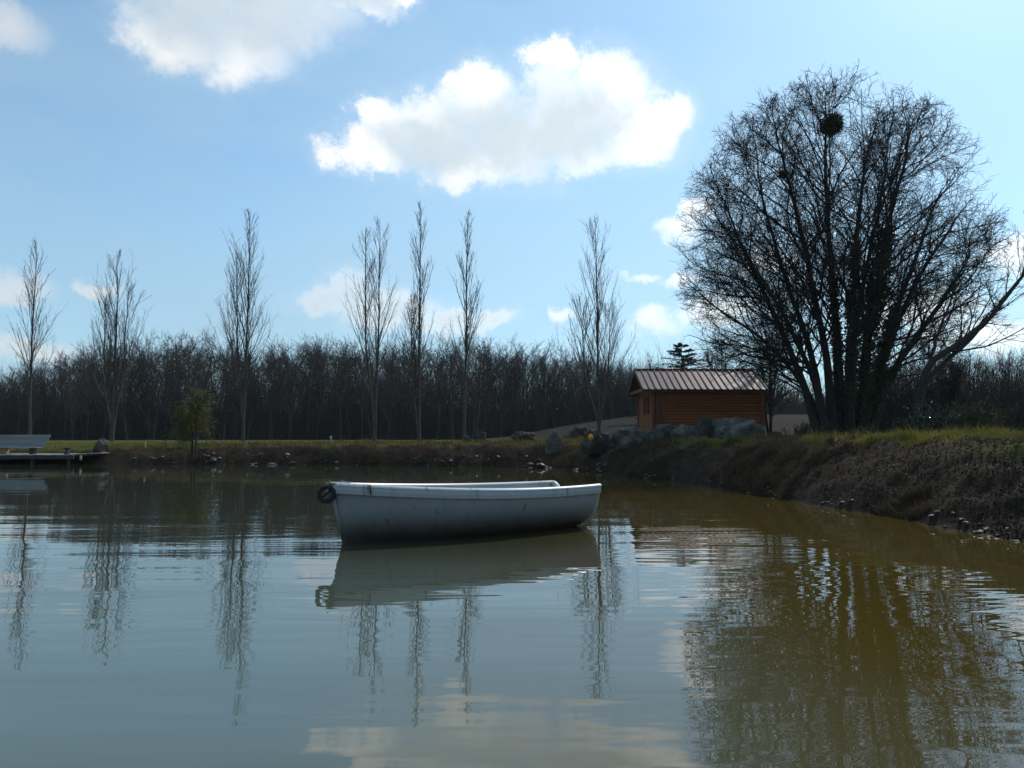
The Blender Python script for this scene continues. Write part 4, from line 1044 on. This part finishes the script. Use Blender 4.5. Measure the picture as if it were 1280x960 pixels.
def bench():
    Y = 34.2; zt = .40
    xr = at(58, 550, Y).x; L = 3.2; x0 = xr - L
    root = empty('slatted_bench', (x0 + L / 2, Y, zt)); tag(root, 'long grey slatted bench with a reclined back on the jetty at the left edge', 'bench')
    z_lo = at(30, 559.5, Y).z - zt; z_hi = at(30, 543.5, Y).z - zt
    n = 7; rec = math.radians(24); hgt = (z_hi - z_lo) / math.cos(rec) 
    sw = hgt / n
    for i in range(n):
        t = (i + .5) / n
        m = Matrix.Rotation(-rec, 3, 'X')
        l = L - .10 * (1 - t)
        box('slat', (-.05 * (1 - t), .35 * t, z_lo + (z_hi - z_lo) * t, l, .028, sw - .012, m), M['slat'], root, .004)
    for i in range(4):
        box('seat_slat', (-.06, -.06 - .12 * i, z_lo - .0, L - .16, .105, .028), M['slat'], root, .004)
    box('leg', (at(8, 560, Y).x - root.location.x, -.15, z_lo / 2 - .01, .27, .30, z_lo - .02), M['tan'], root, .01)
    box('leg', (at(44, 560, Y).x - root.location.x, -.15, z_lo / 2 - .01, .17, .30, z_lo - .02), M['pile'], root, .01)
    box('leg', (-L / 2 + .35, -.15, z_lo / 2 - .01, .2, .30, z_lo - .02), M['tan'], root, .01)
    for x in (-1.2, .0, 1.25):
        m = Matrix.Rotation(-rec, 3, 'X')
        box('back_support', (x, .24, (z_lo + z_hi) / 2, .06, .05, hgt * .96, m), M['pile'], root)
bench()

# ------------------------------------------------------------------ boat
def boat():
    bow = Vector((-1.86, 8.30)); ang = math.radians(36.5); Lb = 3.32
    root = empty('rowing_boat', (bow.x, bow.y, 0), ang); tag(root, 'weathered white rowing boat floating in the middle of the pond', 'boat')
    NU, NV = 40, 14
    def sheer(u): return .615 - .30 * u + .30 * u * u * .68 + .0 * u - .02 * math.sin(math.pi * u)
    def sheer_(u): return .612 * (1 - u) ** 2 + 2 * .47 * u * (1 - u) + .505 * u * u
    def beam(u):
        if u < .62: return .045 + (.60 - .045) * math.sin(math.pi / 2 * min(1, u / .62)) ** .82
        return .60 - .13 * ((u - .62) / .38) ** 1.8
    def keel(u): return -.09 - .04 * math.sin(math.pi * u) + .10 * max(0, (u - .6) / .4) ** 2
    def stemx(u, f): return (1 - f) * .17 * max(0, 1 - u / .12) + (-.06) * (1 - f) * max(0, (u - .9) / .1)
    def sect(u, s, inset=0.0):
        a = s * math.pi / 2; b = max(beam(u) - inset, .004); zs = sheer_(u); zk = keel(u) + inset
        full = .55 + .30 * min(1, u / .35) + .65 * max(0, (u - .6) / .4)
        y = b * (math.sin(a) ** (1.0 / (.6 + full * .9))) * (.90 + .10 * s)
        z = zk + (zs - zk) * (1 - math.cos(a)) ** (.92)
        if u < .3:   # straighter veed bow sections
            k = 1 - u / .3; y = y * (1 - k) + b * (.30 * s ** .8 + .70 * s ** 1.4) * k; z = z * (1 - k) + (zk + (zs - zk) * s) * k
        return Vector((Lb * u + stemx(u, s) - (.05 * (1 - s) if u > .98 else 0), y, z))
    def shell(inset, umin=0.0, umax=1.0):
        V = []; Fc = []
        us = [umin + (umax - umin) * i / NU for i in range(NU + 1)]
        for u in us:
            row = [sect(u, j / NV, inset) for j in range(NV, -1, -1)]
            V += [(p.x, -p.y, p.z) for p in row] + [(p.x, p.y, p.z) for p in row[-2::-1]]
        w_ = 2 * NV + 1
        for i in range(NU):
            for j in range(w_ - 1):
                a = i * w_ + j; Fc.append((a, a + w_, a + w_ + 1, a + 1))
        return V, Fc, w_
    V, Fc, w_ = shell(0)
    Fc.append(tuple(range(w_ - 1, -1, -1)))
    me = bpy.data.meshes.new('hull'); me.from_pydata(V, [], Fc)
    for p in me.polygons: p.use_smooth = len(p.vertices) == 4
    hull = link('hull', me, M['hull'], root)
    V, Fc, w_ = shell(.03, .012, .985)
    Fc = [tuple(reversed(f)) for f in Fc]
    me = bpy.data.meshes.new('inner_shell'); me.from_pydata(V, [], Fc)
    for p in me.polygons: p.use_smooth = True
    link('inner_shell', me, M['boat_inside'], root)
    # sheer strake: proud band under the gunwale, one per side, and the gunwale cap
    def band(side, lo, hi, out, name, mat, thick=.016):
        V = []; Fc = []; n = 60
        for i in range(n + 1):
            u = i / n; b = beam(u); z = sheer_(u); x = Lb * u + .0
            yo = side * (b + out)
            for (yy, zz) in ((yo - side * thick, z + lo), (yo, z + lo), (yo + side * .004, (z + (lo + hi) / 2)), (yo, z + hi), (yo - side * (thick + .012), z + hi)):
                V.append((x - (.03 if i == 0 else 0), yy, zz))
        for i in range(n):
            for j in range(5):
                a = i * 5 + j; b_ = i * 5 + (j + 1) % 5; Fc.append((a, a + 5, b_ + 5, b_) if side < 0 else (a, b_, b_ + 5, a + 5))
        Fc.append((0, 1, 2, 3, 4)); Fc.append(tuple(n * 5 + k for k in (4, 3, 2, 1, 0)))
        me = bpy.data.meshes.new(name); me.from_pydata(V, [], Fc); link(name, me, mat, root)
    for s in (-1, 1):
        band(s, -.085, -.004, .014, 'sheer_strake', M['boat_trim'])
        # gunwale cap: flat strip that rounds the quarter and drops into the scooped transom
        pts = []
        for i in range(61):
            u = i / 60; drop = .0
            pts.append((Lb * u, s * (beam(u) - .012), sheer_(u) + .008))
        for k in range(1, 9):
            t = k / 8; pts.append((Lb + .02 * math.sin(t * 3.14), s * (beam(1) - .012 - .13 * t), sheer_(1) + .008 - .085 * (t ** 1.6)))
        p = np.array(pts)
        V = []; Fc = []; wd = .030
        T = np.gradient(p, axis=0); Nn = norm(np.cross(T, np.array([0, 0, 1.0])))
        for q, nn in zip(p, Nn):
            for (a, zz) in ((-wd, -.010), (wd, -.010), (wd, .006), (wd * .45, .020), (-wd * .45, .020), (-wd, .006)):
                V.append(tuple(q + nn * a + np.array([0, 0, zz])))
        n = len(p)
        for i in range(n - 1):
            for j in range(6):
                a = i * 6 + j; b_ = i * 6 + (j + 1) % 6; Fc.append((a, b_, b_ + 6, a + 6))
        Fc.append(tuple(range(5, -1, -1))); Fc.append(tuple((n - 1) * 6 + k for k in range(6)))
        me = bpy.data.meshes.new('gunwale'); me.from_pydata(V, [], Fc)
        for pl in me.polygons: pl.use_smooth = False
        link('gunwale', me, M['gunwale'], root)
    # seats
    for (u, wd, z) in ((.30, .22, .32), (.58, .24, .30), (.88, .34, .31)):
        b = beam(u) * .74
        box('thwart', (Lb * u, 0, z, wd, 2 * b, .03), M['boat_inside'], root, .006)
    # transom plate
    b1 = beam(1)
    me = bpy.data.meshes.new('transom'); zs = sheer_(1); zk = keel(1)
    ys = np.linspace(-1, 1, 21); top = [zs - .085 * sst(0.0, .35, np.array(1 - abs(y))) for y in ys]
    prof = []
    for y in ys:
        # hull depth at this breadth
        lo = zs
        for k in range(60, -1, -1):
            q = sect(1.0, k / 60)
            if q.y <= abs(y) * b1 * .985: lo = q.z; break
        prof.append(lo)
    V = []; Fc = []
    for k, y in enumerate(ys):
        for xx in (Lb - .035, Lb + .012):
            V.append((xx, y * b1 * .985, min(prof[k] + .01, float(top[k]) - .02))); V.append((xx, y * b1 * .985, float(top[k])))
    for k in range(20):
        a = k * 4; c = a + 4
        Fc += [(a, c, c + 1, a + 1), (a + 2, a + 3, c + 3, c + 2), (a + 1, c + 1, c + 3, a + 3), (a, a + 2, c + 2, c)]
    me.from_pydata(V, [], Fc); link('transom', me, M['boat_trim'], root)
    # stem post and bow plate
    link('stem_post', tubes('stem_post', [(np.array([[[.165, 0, -.1], [.10, 0, .15], [.03, 0, .42], [-.035, 0, .635]]]), np.array([[.018, .02, .024, .028]]), 8)]), M['hull'], root)
    box('bow_plate', (.06, 0, .628, .22, .14, .018), M['steel'], root, .004)
    for (x, y) in ((-.03, .0), (.12, .035)):
        link('bolt', tubes('bolt', [(np.array([[[x, y, .63], [x, y, .652], [x, y, .655]]]), np.array([[.012, .012, .004]]), 8)]), M['steel'], root)
    # wheel slung from the stem: tyre ring, hub, spoke bracket
    wc = at(408, 617.5, 8.22); loc = Matrix.Rotation(-ang, 3, 'Z') @ (wc - Vector((bow.x, bow.y, 0)))
    def ring(name, R, r, mat, parent, n=32, k=10, squash=1.0):
        bm = bmesh.new(); vs_ = []
        for i in range(n):
            a = i / n * 6.28318
            vs_.append([bm.verts.new(((R + r * math.cos(c / k * 6.28318)) * math.cos(a), r * squash * math.sin(c / k * 6.28318), (R + r * math.cos(c / k * 6.28318)) * math.sin(a))) for c in range(k)])
        for i in range(n):
            for c in range(k):
                bm.faces.new((vs_[i][c], vs_[(i + 1) % n][c], vs_[(i + 1) % n][(c + 1) % k], vs_[i][(c + 1) % k]))
        me = bpy.data.meshes.new(name); bm.normal_update(); bm.to_mesh(me); bm.free()
        for p in me.polygons: p.use_smooth = True
        return link(name, me, mat, parent)
    tyre = ring('bow_wheel', .074, .024, M['rubber'], root, squash=1.3); tyre.location = loc; tyre.rotation_euler = (0, 0, -ang + math.radians(12))
    tyre['label'] = 'small black tyre hung on the bow'
    link('hub', tubes('hub', [(np.array([[[0, -.03, 0], [0, .03, 0]]]), np.array([[.022, .022]]), 12)]), M['steel'], tyre)
    link('spoke', tubes('spoke', [(np.array([[[-.05, 0, -.035], [0, 0, 0], [.045, 0, .04]]]), np.array([[.010, .012, .010]]), 6)]), M['rubber'], tyre)
    link('bracket', tubes('bracket', [(np.array([[[0, 0, 0], [.06, .012, .0], [.12, .03, .01]]]), np.array([[.011, .012, .012]]), 6)]), M['steel'], tyre)
    # rubbing marks: short rope end over the strake
    link('rope_end', tubes('rope_end', [(np.array([[[.30, -.24, .60], [.30, -.262, .585], [.305, -.264, .55], [.31, -.258, .51]]]), np.array([[.009, .009, .009, .008]]), 6)]), M['pile'], root)
boat()

# ------------------------------------------------------------------ grass, weeds, litter
def blades(name, label, cat, n, region, hr, wd, mat, seed, accept, lean=.35):
    rng = np.random.RandomState(seed)
    X = []; Y = []; got = 0
    pxa, pxb, ya, yb = region
    for _ in range(40):
        px = rng.uniform(pxa, pxb, n); y = 1 / rng.uniform(1 / yb, 1 / ya, n); x = (px - 640) / F * y
        s, hh, ww = shore(x, y); z = height(x, y, True)
        ok = accept(x, y, z, s / ww, rng)
        X.append(x[ok]); Y.append(y[ok]); got += ok.sum()
        if got >= n: break
    x = np.concatenate(X)[:n]; y = np.concatenate(Y)[:n]; n = len(x); z = height(x, y, True)
    tuft = .30 + 2.0 * fbm(x * 2.3, y * 2.3, 3) ** 2.4
    h = rng.uniform(*hr, n) * tuft * np.exp(rng.normal(0, .25, n)); a = rng.rand(n) * 6.283
    w_ = wd * (1 + np.maximum(y - 10, 0) * .05) * rng.uniform(.7, 1.4, n)
    side = np.stack([np.cos(a), np.sin(a), np.zeros(n)], -1)
    b = rng.rand(n) * 6.283; ln = np.abs(rng.normal(0, lean, n)); ld = np.stack([np.cos(b) * ln, np.sin(b) * ln, np.ones(n)], -1)
    P = np.stack([x, y, z - .02], -1)
    mid = P + ld * np.array([.55, .55, 1]) * (h * .55)[:, None]; tip = P + ld * np.array([1.35, 1.35, .95]) * h[:, None]
    s2 = side * w_[:, None]
    V = np.stack([P - s2, P + s2, mid + s2 * .7, mid - s2 * .7, tip], 1).reshape(-1, 3)
    i = np.arange(n) * 5
    me = arr_mesh(name, V, np.stack([i, i + 1, i + 2, i + 3], -1), np.stack([i + 3, i + 2, i + 4], -1), smooth=False)
    o = link(name, me, mat); tag(o, label, cat, kind='stuff')
def acc_right(x, y, z, t, rng): return (t > .92 - .38 * sst(13, 18, y) + 0.8 * (fbm(x * .9, y * .9, 3) - .5)) & (t < 6) & (rng.rand(len(x)) < .15 + .75 * sst(.40, .60, fbm(x * 1.1 + 3, y * 1.1, 3)))
def acc_far(x, y, z, t, rng): return (t > .80 + .8 * (fbm(x * 1.1, y * 1.1, 3) - .5)) & (t < 5)
def acc_weed(x, y, z, t, rng): return (t > .0) & (t < 2.6 + 5 * (y > 27)) & (fbm(x * .8 + 5, y * .8, 3) > .36 + .25 * sst(3.6, 5.6, x))
blades('bank_grass', 'short sunlit grass along the crest of the right-hand bank', 'grass', 90000, (800, 1330, 10, 34), (.05, .18), .004, M['grass'], 51, acc_right)
blades('far_bank_grass', 'thin sunlit grass along the top of the far bank', 'grass', 70000, (-20, 900, 19, 46), (.05, .16), .006, M['grass'], 52, acc_far)
blades('dry_weeds', 'dry brown weeds on the slope below the cabin and the far bank', 'weeds', 85000, (130, 1330, 9, 40), (.05, .20), .005, M['drygrass'], 53, acc_weed, .5)
def acc_face(x, y, z, t, rng): return (t > .05) & (t < .95) & (rng.rand(len(x)) < .9)
blades('bank_litter_stalks', 'dead stalks and roots on the face of the right-hand earth bank', 'litter', 9000, (900, 1330, 7.5, 20), (.02, .07), .003, M['litter'], 54, acc_face, 1.6)
def litter():
    rng = np.random.RandomState(55); n = 60000
    px = rng.uniform(760, 1340, n); y = 1 / rng.uniform(1 / 30, 1 / 6.5, n); x = (px - 640) / F * y
    s, hh, ww = shore(x, y); ok = (s / ww > .02) & (s / ww < 1.2) & (rng.rand(n) < .55)
    x, y = x[ok][:20000], y[ok][:20000]; z = height(x, y)
    C = np.stack([x, y, z + .006], -1)
    o = link('leaf_litter', leaf_mesh('leaf_litter', C, .024, rng), M['litter']); tag(o, 'brown leaf litter and clods strewn over the right-hand bank', 'litter', kind='stuff')
litter()

# shrubs on the right bank
def shrub(px, Y, h, w, n, label, mat, seed, leafy=0):
    rng = np.random.RandomState(seed); X = (px - 640) / F * Y; z = gz(X, Y)
    root = empty('shrub', (X, Y, z)); tag(root, label, 'shrub')
    P = np.stack([rng.normal(0, w * .2, n), rng.normal(0, w * .2, n), np.full(n, -.05)], -1); D = np.stack([rng.normal(0, .4, n), rng.normal(0, .4, n), np.ones(n)], -1)
    p, r = grow(rng, P, D, rng.uniform(.5, 1, n) * h, np.full(n, .012), np.full(n, .004), 5, .12)
    P2, D2, L2, r2 = spawn(rng, p, r, np.full(n, h), 9, .2, 1, .6, .2, .35, .3, .4, .6)
    p2, r2 = grow(rng, P2, D2, L2, np.full(len(L2), .005), np.full(len(L2), .003), 3, .12)
    link('stems', tubes('stems', [(p, r, 4), (p2, r2, 3)]), M['bark_twig'], root)
    if leafy:
        i = rng.randint(0, len(p2), leafy); C = p2[i, rng.randint(1, 4, leafy)] + rng.normal(0, .05, (leafy, 3))
        link('leaves', leaf_mesh('leaves', C, .035, rng), mat, root)
M['shiny_leaf'] = noise_mat('shiny_evergreen_leaf', [(0.3, (0.025, 0.04, 0.014)), (0.7, (0.05, 0.075, 0.025))], 4, rough=0.22, spec=0.7)
shrub(1163, 25, 1.2, 1.2, 40, 'low shrub with glinting leaves right of the leaning trunk', M['shiny_leaf'], 71, 1600)
shrub(1216, 28, 1.4, 1.4, 40, 'rounded dark green bush near the right edge behind the bank', M['mistletoe'], 72, 5200)
shrub(1010, 21.5, .55, .9, 50, 'tuft of brown stalks on the bank below the big tree', M['drygrass'], 73, 500)

# ------------------------------------------------------------------ air
def haze():
    me = boxes_mesh('haze', [(0, 0, 13.0, 5200, 5200, 29.0)])
    m = bpy.data.materials.new('thin_haze'); m.use_nodes = True
    nt = m.node_tree; nt.nodes.clear()
    v = nt.nodes.new('ShaderNodeVolumePrincipled'); v.inputs['Color'].default_value = (0.80, 0.90, 1.0, 1); v.inputs['Density'].default_value = HAZE
    v.inputs['Anisotropy'].default_value = 0.2
    o_ = nt.nodes.new('ShaderNodeOutputMaterial'); nt.links.new(v.outputs[0], o_.inputs['Volume'])
    o = link('haze', me, m); tag(o, 'thin bluish air haze over the pond and wood', kind='stuff')
haze()
